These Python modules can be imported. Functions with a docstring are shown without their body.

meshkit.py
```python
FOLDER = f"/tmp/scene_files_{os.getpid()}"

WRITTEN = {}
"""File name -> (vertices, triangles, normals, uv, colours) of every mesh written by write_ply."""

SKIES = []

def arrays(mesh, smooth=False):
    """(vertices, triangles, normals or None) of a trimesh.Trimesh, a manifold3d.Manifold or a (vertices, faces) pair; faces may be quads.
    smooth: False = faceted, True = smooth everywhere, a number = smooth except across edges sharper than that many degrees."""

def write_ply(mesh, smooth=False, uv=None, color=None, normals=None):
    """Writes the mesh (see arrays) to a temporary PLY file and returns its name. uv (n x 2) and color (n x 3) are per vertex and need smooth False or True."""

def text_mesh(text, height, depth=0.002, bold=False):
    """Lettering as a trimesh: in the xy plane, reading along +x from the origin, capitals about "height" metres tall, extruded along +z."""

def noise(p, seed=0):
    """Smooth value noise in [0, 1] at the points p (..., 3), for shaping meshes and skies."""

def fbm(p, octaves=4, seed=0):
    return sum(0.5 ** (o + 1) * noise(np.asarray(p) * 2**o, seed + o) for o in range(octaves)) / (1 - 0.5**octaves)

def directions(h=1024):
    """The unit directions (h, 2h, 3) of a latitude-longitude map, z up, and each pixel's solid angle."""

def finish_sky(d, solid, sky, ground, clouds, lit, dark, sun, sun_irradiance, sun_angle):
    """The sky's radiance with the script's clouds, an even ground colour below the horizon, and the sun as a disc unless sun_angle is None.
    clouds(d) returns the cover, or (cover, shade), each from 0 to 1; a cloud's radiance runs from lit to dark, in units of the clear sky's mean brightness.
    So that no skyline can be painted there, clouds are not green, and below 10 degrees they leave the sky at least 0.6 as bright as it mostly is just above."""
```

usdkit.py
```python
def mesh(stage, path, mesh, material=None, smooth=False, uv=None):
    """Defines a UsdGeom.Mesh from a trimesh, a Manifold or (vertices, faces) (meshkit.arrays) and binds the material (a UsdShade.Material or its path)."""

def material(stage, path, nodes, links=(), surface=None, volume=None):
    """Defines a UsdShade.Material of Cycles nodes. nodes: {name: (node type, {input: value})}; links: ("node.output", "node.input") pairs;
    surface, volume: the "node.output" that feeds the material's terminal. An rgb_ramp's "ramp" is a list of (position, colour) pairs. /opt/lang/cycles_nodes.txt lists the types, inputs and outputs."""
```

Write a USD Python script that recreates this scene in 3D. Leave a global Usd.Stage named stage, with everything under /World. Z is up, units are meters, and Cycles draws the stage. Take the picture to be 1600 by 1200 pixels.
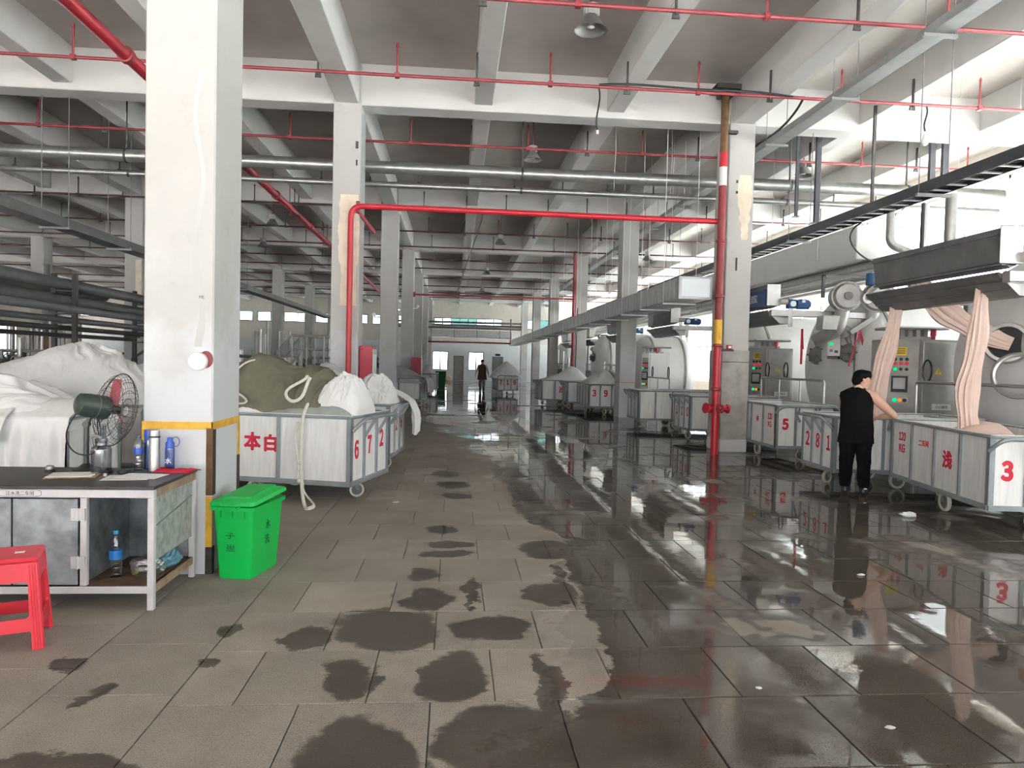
import glob, math, random
import numpy as np, trimesh, manifold3d as m3
import usdkit, meshkit
from pxr import Usd, UsdGeom, UsdLux, UsdShade, Gf, Sdf
stage = Usd.Stage.CreateInMemory()
UsdGeom.SetStageUpAxis(stage, 'Z'); UsdGeom.SetStageMetersPerUnit(stage, 1.0)
stage.SetDefaultPrim(UsdGeom.Xform.Define(stage, '/World').GetPrim())
UsdGeom.Scope.Define(stage, '/World/Looks')
PI = math.pi
# ------------------------------------------------------------------ camera, sky, exposure
F, YAW, PITCH, ROLL, EYE = 1097.66, 0.0822594, 0.0305848, 0.0235011, 1.6
def cam_axes():
    cy, sy, cp, sp = math.cos(YAW), math.sin(YAW), math.cos(PITCH), math.sin(PITCH)
    fwd = np.array([sy*cp, cy*cp, -sp]); right = np.array([cy, -sy, 0.0]); up = np.cross(right, fwd)
    cr, sr = math.cos(ROLL), math.sin(ROLL)
    return right*cr + up*sr, up*cr - right*sr, -fwd
cam = UsdGeom.Camera.Define(stage, '/World/camera')
r_, u_, b_ = cam_axes()
cam.AddTransformOp().Set(Gf.Matrix4d(*r_, 0, *u_, 0, *b_, 0, 0, 0, EYE, 1))
cam.CreateHorizontalApertureAttr(36.0); cam.CreateVerticalApertureAttr(27.0)
cam.CreateFocalLengthAttr(36.0*F/1600); cam.CreateClippingRangeAttr(Gf.Vec2f(0.05, 500))
cam.CreateExposureAttr(0.72)
dome = UsdLux.DomeLight.Define(stage, '/World/sky'); dome.CreateIntensityAttr(1.0)
usdkit.material(stage, '/World/Looks/sky', {
    'tc': ('texture_coordinate', {}), 'sx': ('separate_xyz', {}),
    'n': ('noise_texture', {'scale': 3.0, 'detail': 4.0}),
    'r': ('rgb_ramp', {'ramp': [(0.0, (.93, .95, 1.0)), (.45, (1.0, 1.0, 1.0)), (1.0, (.86, .92, 1.0))]}),
    'bg': ('background_shader', {'strength': 2.2})},
    [('tc.generated', 'n.vector'), ('n.fac', 'r.fac'), ('r.color', 'bg.color')], surface='bg.background')
UsdShade.MaterialBindingAPI.Apply(dome.GetPrim()).Bind(UsdShade.Material.Get(stage, '/World/Looks/sky'))

sun = UsdLux.DistantLight.Define(stage, '/World/sun'); sun.CreateNormalizeAttr(True); sun.CreateIntensityAttr(36.0); sun.CreateAngleAttr(.53); sun.CreateColorAttr(Gf.Vec3f(1.0, .99, .975))
sun.AddRotateXYZOp().Set(Gf.Vec3f(8, 20, 0))

# ------------------------------------------------------------------ helpers
taken = {}
def numbered(parent, name):
    k = taken.get((parent, name), 0); taken[(parent, name)] = k + 1
    return f'{parent}/{name}' + (f'_{k:03d}' if k else '')
def tag(p, label=None, cat=None, group=None, kind=None):
    for k, v in (('label', label), ('category', cat), ('group', group), ('kind', kind)):
        if v: p.SetCustomDataByKey(k, v)
    return p
def pathof(p): return '/World' if p is None else str(p.GetPath())
def thing(name, label, cat, loc=(0, 0, 0), rz=0.0, group=None, kind=None):
    group = group or GROUPS.get(name)
    x = UsdGeom.Xform.Define(stage, numbered('/World', name))
    if any(loc): x.AddTranslateOp().Set(Gf.Vec3d(*map(float, loc)))
    if rz: x.AddRotateZOp().Set(math.degrees(rz))
    return tag(x.GetPrim(), label, cat, group, kind)
GROUPS = {'laundry_cart': 'wheeled laundry carts', 'sprinkler_pipe': 'red sprinkler pipes under the ceiling', 'bell_lamp': 'bell lamps under the ceiling', 'valve_manifold': 'valve manifolds with stand pipes',
    'column': 'concrete columns of the hall', 'cross_beam': 'cross beams of the ceiling', 'long_beam': 'long beams of the ceiling', 'dyeing_machine': 'dyeing tanks on the right', 'cloth_reel': 'overhead cloth reels on the right', 'control_cabinet': 'machine control cabinets',
    'cable_tray': 'cable trays under the ceiling', 'hand_rail': 'stainless handrails by the tanks', 'rack_pipe': 'pipes of the rack on the left', 'pipe_rack_frame': 'frames of the pipe rack', 'steel_main': 'long steel pipes above the machines', 'fire_cabinet': 'red fire cabinets on the left columns', 'vertical_pipe': 'vertical pipes above the front reel', 'window': 'windows of the hall', 'door': 'doors in the far wall'}
class MB:
    """collects pieces of one mesh"""
    def __init__(s): s.v, s.f, s.n, s.round = [], [], 0, False
    def add(s, v, f, T=None):
        v = np.asarray(v, float); f = np.asarray(f, int)
        if f.ndim == 2 and f.shape[1] == 4: f = np.vstack([f[:, [0, 1, 2]], f[:, [0, 2, 3]]])
        if T is not None:
            v = v @ T[:3, :3].T + T[:3, 3]
            if np.linalg.det(T[:3, :3]) < 0: f = f[:, ::-1]
        s.v.append(v); s.f.append(f + s.n); s.n += len(v); return s
    def mesh(s, t, T=None): return s.add(np.array(t.vertices), np.array(t.faces), T)
    def box(s, c, d, T=None, rz=0.0, bev=0.0):
        d = np.asarray(d, float)/2
        if bev:
            b = min(bev, d.min()*.9)
            pts = [[sx*(d[0]-(b if k != 0 else 0)), sy*(d[1]-(b if k != 1 else 0)), sz*(d[2]-(b if k != 2 else 0))] for sx in (-1, 1) for sy in (-1, 1) for sz in (-1, 1) for k in range(3)]
            m = m3.Manifold.hull_points(np.array(pts)).to_mesh(); v, f = m.vert_properties[:, :3], m.tri_verts
        else:
            v = np.array([[x, y, z] for x in (-1, 1) for y in (-1, 1) for z in (-1, 1)])*d
            f = [[0, 1, 3, 2], [4, 6, 7, 5], [0, 4, 5, 1], [2, 3, 7, 6], [0, 2, 6, 4], [1, 5, 7, 3]]
        v = np.asarray(v, float)
        if rz:
            c_, s_ = math.cos(rz), math.sin(rz); v = v @ np.array([[c_, s_, 0], [-s_, c_, 0], [0, 0, 1]])
        return s.add(v + np.asarray(c, float), f, T)
    def span(s, a, b, T=None, bev=0.0):
        a, b = np.asarray(a, float), np.asarray(b, float); return s.box((a+b)/2, np.abs(b-a), T, bev=bev)
    def tube(s, pts, r, n=10, T=None, caps=True, closed=False, sx=1.0):
        p = np.asarray(pts, float); m = len(p); s.round = True
        t = np.gradient(p, axis=0) if not closed else np.roll(p, -1, 0) - np.roll(p, 1, 0)
        t /= np.linalg.norm(t, axis=1, keepdims=True) + 1e-12
        a = np.cross(t[0], [0, 0, 1] if abs(t[0][2]) < .9 else [1, 0, 0]); a /= np.linalg.norm(a)
        A = [a]
        for k in range(1, m):
            a = a - t[k]*(a @ t[k]); a /= np.linalg.norm(a) + 1e-12; A.append(a)
        A = np.array(A); B = np.cross(t, A); ang = np.arange(n)*2*PI/n
        R = np.broadcast_to(r, (m,))[:, None, None]
        v = p[:, None] + R*(sx*np.cos(ang)[None, :, None]*A[:, None] + np.sin(ang)[None, :, None]*B[:, None])
        mm = m if closed else m-1
        i, j = np.meshgrid(np.arange(mm), np.arange(n), indexing='ij'); i2 = (i+1) % m; j2 = (j+1) % n
        f = np.stack([i*n+j, i*n+j2, i2*n+j2, i2*n+j], -1).reshape(-1, 4)
        v = v.reshape(-1, 3); f = np.vstack([f[:, [0, 1, 2]], f[:, [0, 2, 3]]])
        if caps and not closed:
            c0, c1 = len(v), len(v)+1; v = np.vstack([v, p[0], p[-1]]); k = np.arange(n); k2 = (k+1) % n
            f = np.vstack([f, np.stack([np.full(n, c0), k2, k], 1), np.stack([np.full(n, c1), (m-1)*n+k, (m-1)*n+k2], 1)])
        return s.add(v, f, T)
    def bar(s, a, b, w, h=None, T=None, up=(0, 0, 1)):
        a, b = np.asarray(a, float), np.asarray(b, float); z = b-a; L = np.linalg.norm(z); z /= L
        x = np.cross(up, z)
        if np.linalg.norm(x) < 1e-6: x = np.cross((0, 1, 0), z)
        x /= np.linalg.norm(x); y = np.cross(z, x); M = np.eye(4); M[:3, 0], M[:3, 1], M[:3, 2], M[:3, 3] = x, y, z, (a+b)/2
        return s.box((0, 0, 0), (w, h or w, L), M if T is None else T @ M)
    def lathe(s, prof, n=24, T=None, squash=1.0):
        p = np.asarray(prof, float); m = len(p); s.round = True; ang = np.arange(n)*2*PI/n
        v = np.stack([p[:, None, 0]*np.cos(ang), p[:, None, 0]*np.sin(ang)*squash, np.repeat(p[:, None, 1], n, 1)], -1).reshape(-1, 3)
        i, j = np.meshgrid(np.arange(m-1), np.arange(n), indexing='ij'); j2 = (j+1) % n
        return s.add(v, np.stack([i*n+j, i*n+j2, (i+1)*n+j2, (i+1)*n+j], -1).reshape(-1, 4), T)
    def prism(s, poly, h, T=None):
        from shapely.geometry import Polygon
        return s.mesh(trimesh.creation.extrude_polygon(Polygon(poly), h, engine='earcut'), T)
    def grid(s, P, T=None, flip=False):
        a, b = P.shape[:2]; s.round = True
        i, j = np.meshgrid(np.arange(a-1), np.arange(b-1), indexing='ij')
        f = np.stack([i*b+j, (i+1)*b+j, (i+1)*b+j+1, i*b+j+1], -1).reshape(-1, 4)
        return s.add(P.reshape(-1, 3), f[:, ::-1] if flip else f, T)
    def obj(s, name, mat, parent=None, smooth=None, label=None, cat=None, group=None, kind=None):
        if smooth is None: smooth = 42 if s.round else False
        g = usdkit.mesh(stage, numbered(pathof(parent), name), (np.vstack(s.v), np.vstack(s.f)), M[mat], smooth=smooth)
        return tag(g.GetPrim(), label, cat, group, kind)
def frame(o, ex, ey, ez):
    T = np.eye(4); T[:3, 0], T[:3, 1], T[:3, 2], T[:3, 3] = ex, ey, ez, o; return T
def place(o, rz=0.0):
    c, s = math.cos(rz), math.sin(rz); return frame(o, (c, s, 0), (-s, c, 0), (0, 0, 1))
def axis(o, d, up=(0, 0, 1)):
    """z axis along d"""
    z = np.asarray(d, float); z = z/np.linalg.norm(z); x = np.cross(up, z)
    if np.linalg.norm(x) < 1e-6: x = np.array([1.0, 0, 0])
    x = x/np.linalg.norm(x); return frame(o, x, np.cross(z, x), z)
def wall_face(o, n):
    """x reads right on a face with outward normal n, y up, z out"""
    n = np.asarray(n, float); n = n/np.linalg.norm(n); r = np.cross((0, 0, 1), n); r = r/np.linalg.norm(r)
    return frame(o, r, np.cross(n, r), n)
def cyl(r, a, b, n=20): return [(0, a), (r, a), (r, b), (0, b)]
def fillet(pts, rad, k=5):
    p = [np.asarray(q, float) for q in pts]; out = [p[0]]
    for a, b, c in zip(p, p[1:], p[2:]):
        d1, d2 = a-b, c-b; l1, l2 = np.linalg.norm(d1), np.linalg.norm(d2); q = min(rad, l1*.48, l2*.48)
        s, e = b + d1/l1*q, b + d2/l2*q
        out += [(1-t)**2*s + 2*t*(1-t)*b + t*t*e for t in np.linspace(0, 1, k)]
    return np.array(out + [p[-1]])
def spline(pts, n=24):
    from scipy.interpolate import CubicSpline
    p = np.asarray(pts, float); return CubicSpline(np.r_[0, np.cumsum(np.linalg.norm(np.diff(p, axis=0), axis=1))], p)(np.linspace(0, np.linalg.norm(np.diff(p, axis=0), axis=1).sum(), n))
FONT = (glob.glob('/opt/blender-*/*/datafiles/fonts/Noto Sans CJK Regular.woff2') or glob.glob('/opt/blender-*/*/datafiles/fonts/Inter.woff2'))[0]
_glyph = {}
def lettering(text, h, depth=.002, bold=0, sx=1.0):
    """lettering centred on the origin, read along +x"""
    key = (text, bold)
    if key not in _glyph:
        from PIL import Image, ImageDraw, ImageFont
        from shapely import box as sbox, union_all
        font = ImageFont.truetype(FONT, 72); x0, y0, x1, y1 = font.getbbox(text, anchor='ls', stroke_width=bold)
        im = Image.new('L', (x1-x0+8, y1-y0+8)); ImageDraw.Draw(im).text((4-x0, 4-y0), text, 255, font, anchor='ls', stroke_width=bold)
        on = np.pad(np.asarray(im) > 127, ((0, 0), (1, 1))).astype(np.int8)
        rows, a = np.nonzero(np.diff(on, axis=1) == 1); b = np.nonzero(np.diff(on, axis=1) == -1)[1]
        sh = union_all(sbox(a, -rows-1, b, -rows)).buffer(.7).buffer(-.7).simplify(.8)
        g = [trimesh.creation.extrude_polygon(q, 1.0, engine='earcut') for q in getattr(sh, 'geoms', [sh])]
        t = trimesh.util.concatenate(g); v = np.array(t.vertices); lo, hi = v.min(0), v.max(0)
        v[:, :2] -= (lo+hi)[:2]/2; v[:, :2] /= (hi-lo)[1]; _glyph[key] = (v, np.array(t.faces))
    v, f = _glyph[key]; return v*[h*sx, h, depth], f
def fbm(p, o=4, seed=0): return meshkit.fbm(np.asarray(p, float), o, seed)
rng = random.Random(7); nrng = np.random.default_rng(7)
ORD = ['first', 'second', 'third', 'fourth', 'fifth', 'sixth', 'seventh', 'eighth', 'ninth', 'tenth', 'eleventh', 'twelfth', 'thirteenth', 'fourteenth', 'fifteenth', 'sixteenth']

# ------------------------------------------------------------------ materials
M = {}
def look(name, col, rough=.6, metal=0.0, var=.08, scale=3.0, bump=0.0, bscale=40.0, stretch=None, sheer=0.0, **kw):
    c = np.array(col, float)
    nodes = {'g': ('texture_coordinate', {}), 'n': ('noise_texture', {'scale': scale, 'detail': 5.0, 'roughness': .6}),
             'r': ('rgb_ramp', {'ramp': [(.25, tuple(c*(1-var*1.6))), (.55, tuple(c)), (.8, tuple(np.minimum(c*(1+var), 1)))]}),
             'p': ('principled_bsdf', {'roughness': rough, 'metallic': metal, **kw})}
    links = [('g.object', 'n.vector'), ('n.fac', 'r.fac'), ('r.color', 'p.base_color')]
    if stretch: nodes['mp'] = ('mapping', {'scale': stretch}); links[0] = ('mp.vector', 'n.vector'); links.append(('g.object', 'mp.vector'))
    if bump:
        nodes['bn'] = ('noise_texture', {'scale': bscale, 'detail': 4.0}); nodes['b'] = ('bump', {'strength': bump, 'distance': .01})
        links += [('g.object', 'bn.vector'), ('bn.fac', 'b.height'), ('b.normal', 'p.normal')]
    if sheer:
        nodes.update({'tr': ('translucent_bsdf', {}), 'mx': ('mix_closure', {'fac': sheer})}); links += [('r.color', 'tr.color'), ('p.BSDF', 'mx.closure1'), ('tr.BSDF', 'mx.closure2')]
    M[name] = usdkit.material(stage, '/World/Looks/'+name, nodes, links, surface='mx.closure' if sheer else 'p.BSDF'); return M[name]
look('painted_white', (.56, .55, .535), .85, var=.05, scale=1.2, bump=.08, bscale=14)
look('ceiling_slab', (.48, .445, .415), .9, var=.12, scale=.8)
look('raw_concrete', (.40, .385, .36), .9, var=.2, scale=5, bump=.3, bscale=30)
look('white_patch', (.62, .625, .63), .8, var=.04, scale=3)
look('cream_patch', (.72, .62, .50), .9, var=.12, scale=4)
look('yellow_paint', (.72, .40, .04), .6, var=.2, scale=9)
look('black_paint', (.035, .03, .025), .6, var=.4, scale=12)
look('brown_rust', (.13, .07, .035), .9, var=.4, scale=8)
look('pipe_red', (.22, .025, .032), .5, var=.15, scale=4)
look('bright_red', (.44, .014, .026), .35, var=.08)
look('pipe_red_shaded', (.075, .03, .03), .6, var=.2); look('main_red', (.27, .014, .022), .4, var=.1); look('filler', (.465, .465, .46), .8, var=.03)  # first one is sprinkler red darkened, rear shade put into the colour
look('dark_iron', (.05, .047, .045), .6, var=.2)
look('galvanised', (.33, .33, .315), .38, metal=.75, var=.15, scale=6)
look('cart_frame', (.30, .335, .345), .5, metal=.35, var=.15, scale=5)
look('cart_liner', (.90, .90, .89), .5, var=.09, scale=3, stretch=(7.0, 7.0, .7), sheer=.10)
look('spray_red', (.62, .015, .045), .6, var=.15, scale=20)
look('tray_dark', (.035, .038, .046), .45, var=.15)
look('tray_grey', (.20, .20, .20), .5, metal=.3, var=.12)
look('duct_foil', (.44, .45, .45), .42, metal=.45, var=.10, scale=5, bump=.25, bscale=9)
look('duct_end', (.72, .78, .80), .5, var=.04)
look('stainless', (.52, .51, .50), .33, metal=.9, var=.10, scale=5)
look('stainless_dull', (.40, .39, .375), .5, metal=.55, var=.18, scale=3)
look('tank_steel', (.78, .775, .765), .45, metal=.2, var=.08, scale=1.5, bump=.04, bscale=6)
look('machine_dark', (.155, .155, .155), .45, metal=.3, var=.2)
look('hatch_grey', (.16, .155, .15), .5, metal=.3, var=.2, scale=9)
look('motor_blue', (.02, .075, .20), .4, var=.15)
look('sign_blue', (.012, .05, .15), .45, var=.1)
look('white_plastic', (.80, .80, .80), .4, var=.03)
look('black_plastic', (.02, .02, .022), .4, var=.2)
look('cloth_white', (.80, .80, .795), .9, var=.04, scale=5, bump=.3, bscale=28, sheen_weight=.1)
look('cloth_grey', (.52, .52, .52), .8, var=.10, scale=5, bump=.2, bscale=40)
look('tarp_olive', (.17, .165, .115), .75, var=.16, scale=5, bump=.3, bscale=35)
look('cloth_sage', (.36, .40, .36), .85, var=.12, scale=5, bump=.2, bscale=50)
look('cloth_pink', (.62, .47, .41), .9, var=.06, scale=7, bump=.2, bscale=90)
look('rope_white', (.70, .68, .61), .9, var=.1, scale=30)
look('black_cloth', (.006, .006, .007), .95, var=.2, specular_ior_level=.12)
look('skin', (.56, .34, .25), .55, var=.05, scale=12, subsurface_weight=.15, subsurface_scale=.01)
look('hair', (.005, .005, .006), .75, var=.2, scale=60, specular_ior_level=.15)
look('shoe_black', (.012, .012, .014), .3, var=.2)
look('bin_green', (0.0, .42, .065), .38, var=.05, scale=2)
look('bin_ink', (0.0, .10, .03), .6)
look('stool_red', (.66, .035, .055), .4, var=.06)
look('desk_top', (.035, .032, .031), .4, var=.3, scale=6)
look('desk_white', (.54, .53, .54), .6, var=.10, scale=9)
look('desk_zinc', (.30, .325, .345), .45, metal=.45, var=.42, scale=5)
look('desk_mesh', (.46, .48, .48), .5, metal=.4, var=.3, scale=16)
look('wood', (.30, .21, .14), .8, var=.3, scale=9)
look('fan_green', (.028, .045, .036), .35, var=.1)
look('fan_blade', (.30, .035, .05), .4, var=.1)
look('paper', (.78, .78, .77), .8, var=.02)
look('clipboard', (.36, .22, .10), .7, var=.15)
look('ink', (.06, .06, .07), .8)
look('cap_blue', (.02, .08, .42), .35, var=.05)
look('cap_sky', (.05, .33, .62), .4, var=.05)
look('label_blue', (.03, .25, .68), .45, var=.2, scale=30)
look('red_cloth', (.52, .01, .035), .9, var=.12, scale=15)
look('rag_blue', (.13, .30, .38), .9, var=.2, scale=14)
look('tan_plastic', (.55, .40, .28), .5)
look('yellow_label', (.75, .55, .03), .5)
look('cabinet_red', (.40, .02, .05), .4, var=.05)
look('wheel_cream', (.58, .54, .44), .6, var=.2, scale=20)
look('wall_white', (.70, .74, .76), .85, var=.04)
look('wall_cream', (.66, .62, .56), .85, var=.06)
look('door_grey', (.27, .26, .25), .6, var=.08)
look('frame_green', (.10, .16, .16), .5)
look('dark_brown', (.06, .025, .02), .9)
look('thread_pale', (.55, .53, .50), .7)
look('yard', (.72, .71, .695), .9, var=.1, scale=.4); look('asphalt', (.20, .20, .20), .9, var=.1, scale=.4)  # outdoor tones set by the light they bounce into the hall
look('corrugated', (.80, .80, .80), .6, var=.03)
def glass_look(name, tint, rough=.03, mixin=.0):
    M[name] = usdkit.material(stage, '/World/Looks/'+name, {'f': ('layer_weight', {'blend': .5}), 'pw': ('math', {'math_type': 'power', 'value2': 4.0}), 'm': ('math', {'math_type': 'multiply_add', 'value2': .7, 'value3': .04+mixin}),
        't': ('transparent_bsdf', {'color': tint}), 'g': ('glossy_bsdf', {'roughness': rough, 'color': (.9, .9, .9)}), 'x': ('mix_closure', {})},
        [('f.facing', 'pw.value1'), ('pw.value', 'm.value1'), ('m.value', 'x.fac'), ('t.BSDF', 'x.closure1'), ('g.BSDF', 'x.closure2')], surface='x.closure')
glass_look('window_glass', (.92, .96, .96))
glass_look('window_tint', (.30, .48, .46))
glass_look('bottle_clear', (.82, .87, .90), .05, .10)
glass_look('bottle_blue', (.35, .48, .80), .08, .06)
glass_look('jug_smoke', (.50, .50, .54), .12, .10)
glass_look('bag_clear', (.80, .80, .80), .25, .22)
def glow(name, col, s):
    M[name] = usdkit.material(stage, '/World/Looks/'+name, {'e': ('emission', {'color': col, 'strength': s})}, surface='e.emission')
glow('led_green', (0.0, 1.0, .25), .7); glow('led_red', (1.0, .05, .08), .35); glow('led_amber', (1.0, .35, .05), .5)
# ------------------------------------------------------------------ floor: stone slabs, damp stains and standing water
def floor_look():
    N = {'g': ('geometry', {}), 'w1': ('noise_texture', {'scale': 2.2, 'detail': 5.0, 'roughness': .62}), 'w2': ('noise_texture', {'scale': 11.0, 'detail': 4.0, 'roughness': .7}),
         's1': ('vector_math', {'math_type': 'subtract', 'vector2': (.5, .5, .5)}), 'm1': ('vector_math', {'math_type': 'scale', 'scale': .40}),
         's2': ('vector_math', {'math_type': 'subtract', 'vector2': (.5, .5, .5)}), 'm2': ('vector_math', {'math_type': 'scale', 'scale': .12}),
         'a1': ('vector_math', {'math_type': 'add'}), 'a2': ('vector_math', {'math_type': 'add'}), 'sep': ('separate_xyz', {})}
    L = [('g.position', 'w1.vector'), ('g.position', 'w2.vector'), ('w1.color', 's1.vector1'), ('s1.vector', 'm1.vector1'), ('w2.color', 's2.vector1'), ('s2.vector', 'm2.vector1'),
         ('g.position', 'a1.vector1'), ('m1.vector', 'a1.vector2'), ('a1.vector', 'a2.vector1'), ('m2.vector', 'a2.vector2'), ('a2.vector', 'sep.vector')]
    def curve(name, pts):
        ys = [p[0] for p in pts]
        x = np.linspace(0, 32, 128); v = (np.interp(x, ys, [p[1] for p in pts]) + 4)/8
        N[name+'d'] = ('math', {'math_type': 'divide', 'value2': 32.0}); N[name+'r'] = ('rgb_ramp', {'ramp': [(a/32, (b, b, b)) for a, b in zip(x, v)]})
        N[name+'e'] = ('math', {'math_type': 'multiply_add', 'value2': 8.0, 'value3': -4.0}); N[name] = ('math', {'math_type': 'subtract'})
        L.extend([('sep.y', name+'d.value1'), (name+'d.value', name+'r.fac'), (name+'r.color', name+'e.value1'), ('sep.x', name+'.value1'), (name+'e.value', name+'.value2')])
    curve('wet', [(2.2, .2), (2.72, .01), (2.94, .44), (3.25, .58), (3.56, .85), (3.86, .93), (4.12, .88), (4.45, .84), (5.05, .9), (5.68, .93), (6.31, 1.08), (6.86, .79), (7.79, .67), (9, .69), (10.64, .61), (13, .62), (15.3, .5), (18.3, -.14), (23, -.5), (31, -1.2)])
    curve('pud', [(2.2, .30), (2.69, .40), (3.21, .62), (3.97, 1.0), (4.5, 1.2), (5.2, 1.2), (6.13, 1.15), (7.47, 1.1), (9, 1.1), (11.4, .9), (14, .6), (18.4, -.3), (23, -1.2), (31, -2.4)])
    last = 'wet.value'
    for k, (x, y, rx, ry) in enumerate([(-.11, 6.64, .15, .2), (-.22, 5.25, .15, .2), (-.16, 4.71, .2, .25), (-.36, 4.17, .33, .3), (.26, 4.17, .3, .26), (-.5, 3.52, .13, .25), (.04, 3.53, .2, .27), (-.36, 2.82, .3, .36), (.27, 2.9, .3, .31),
            (.68, 4.77, .2, .27), (.83, 5.96, .23, .29), (0, 6.1, .2, .1), (-.02, 5.8, .21, .08), (-.81, 4.0, .12, .17), (-1.51, 2.72, .32, .14), (-1.67, 3.38, .08, .14), (-1.29, 4.19, .06, .12), (.07, 8.32, .2, .2), (-.06, 9.98, .2, .25), (-.01, 9.1, .25, .22), (1.2, 2.7, .85, .5),
            (.5, 3.35, .07, .42), (.15, 4.85, .05, .4), (.82, 5.0, .05, .5), (-1.9, 3.75, .12, .07), (-1.3, 3.75, .06, .05)]):
        N[f'v{k}'] = ('vector_math', {'math_type': 'subtract', 'vector2': (x, y, 0.0)}); N[f'q{k}'] = ('vector_math', {'math_type': 'multiply', 'vector2': (1/rx, 1/ry, 0.0)})
        N[f'l{k}'] = ('vector_math', {'math_type': 'length'}); N[f'e{k}'] = ('math', {'math_type': 'multiply_add', 'value2': -.22, 'value3': .22}); N[f'x{k}'] = ('math', {'math_type': 'maximum'})
        L.extend([('a2.vector', f'v{k}.vector1'), (f'v{k}.vector', f'q{k}.vector1'), (f'q{k}.vector', f'l{k}.vector1'), (f'l{k}.value', f'e{k}.value1'), (last, f'x{k}.value1'), (f'e{k}.value', f'x{k}.value2')])
        last = f'x{k}.value'
    N['dn'] = ('noise_texture', {'scale': .75, 'detail': 4.0, 'roughness': .55}); N['di'] = ('math', {'math_type': 'multiply_add', 'value2': -2.2, 'value3': 1.45}); N['dm'] = ('math', {'math_type': 'minimum'}); N['dp'] = ('math', {'math_type': 'minimum'})
    L.extend([('g.position', 'dn.vector'), ('dn.fac', 'di.value1'), (last, 'dm.value1'), ('di.value', 'dm.value2')]); last = 'dm.value'
    N['damp'] = ('map_range', {'range_type': 'smoothstep', 'from_min': -.015, 'from_max': .02, 'clamp': True}); N['tl'] = ('math', {'math_type': 'multiply_add', 'value2': .10, 'value3': -.05}); N['tl2'] = ('math', {'math_type': 'add'}); L.extend([('oi2.random', 'tl.value1'), ('tl.value', 'tl2.value1'), (last, 'tl2.value2'), ('tl2.value', 'damp.value')]); N['oi2'] = ('object_info', {})
    # standing water, broken by slightly raised slabs
    N['isl'] = ('noise_texture', {'scale': .9, 'detail': 6.0, 'roughness': .6}); N['ism'] = ('math', {'math_type': 'multiply_add', 'value2': 3.0, 'value3': -1.85})
    N['pudn'] = ('math', {'math_type': 'subtract'}); N['pool'] = ('map_range', {'range_type': 'smoothstep', 'from_min': -.12, 'from_max': .3, 'clamp': True})
    N['cap'] = ('math', {'math_type': 'minimum', 'value2': .62})
    L.extend([('g.position', 'isl.vector'), ('isl.fac', 'ism.value1'), ('pud.value', 'cap.value1'), ('cap.value', 'pudn.value1'), ('ism.value', 'pudn.value2'), ('pudn.value', 'dp.value1'), ('di.value', 'dp.value2'), ('dp.value', 'pool.value')])
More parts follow.
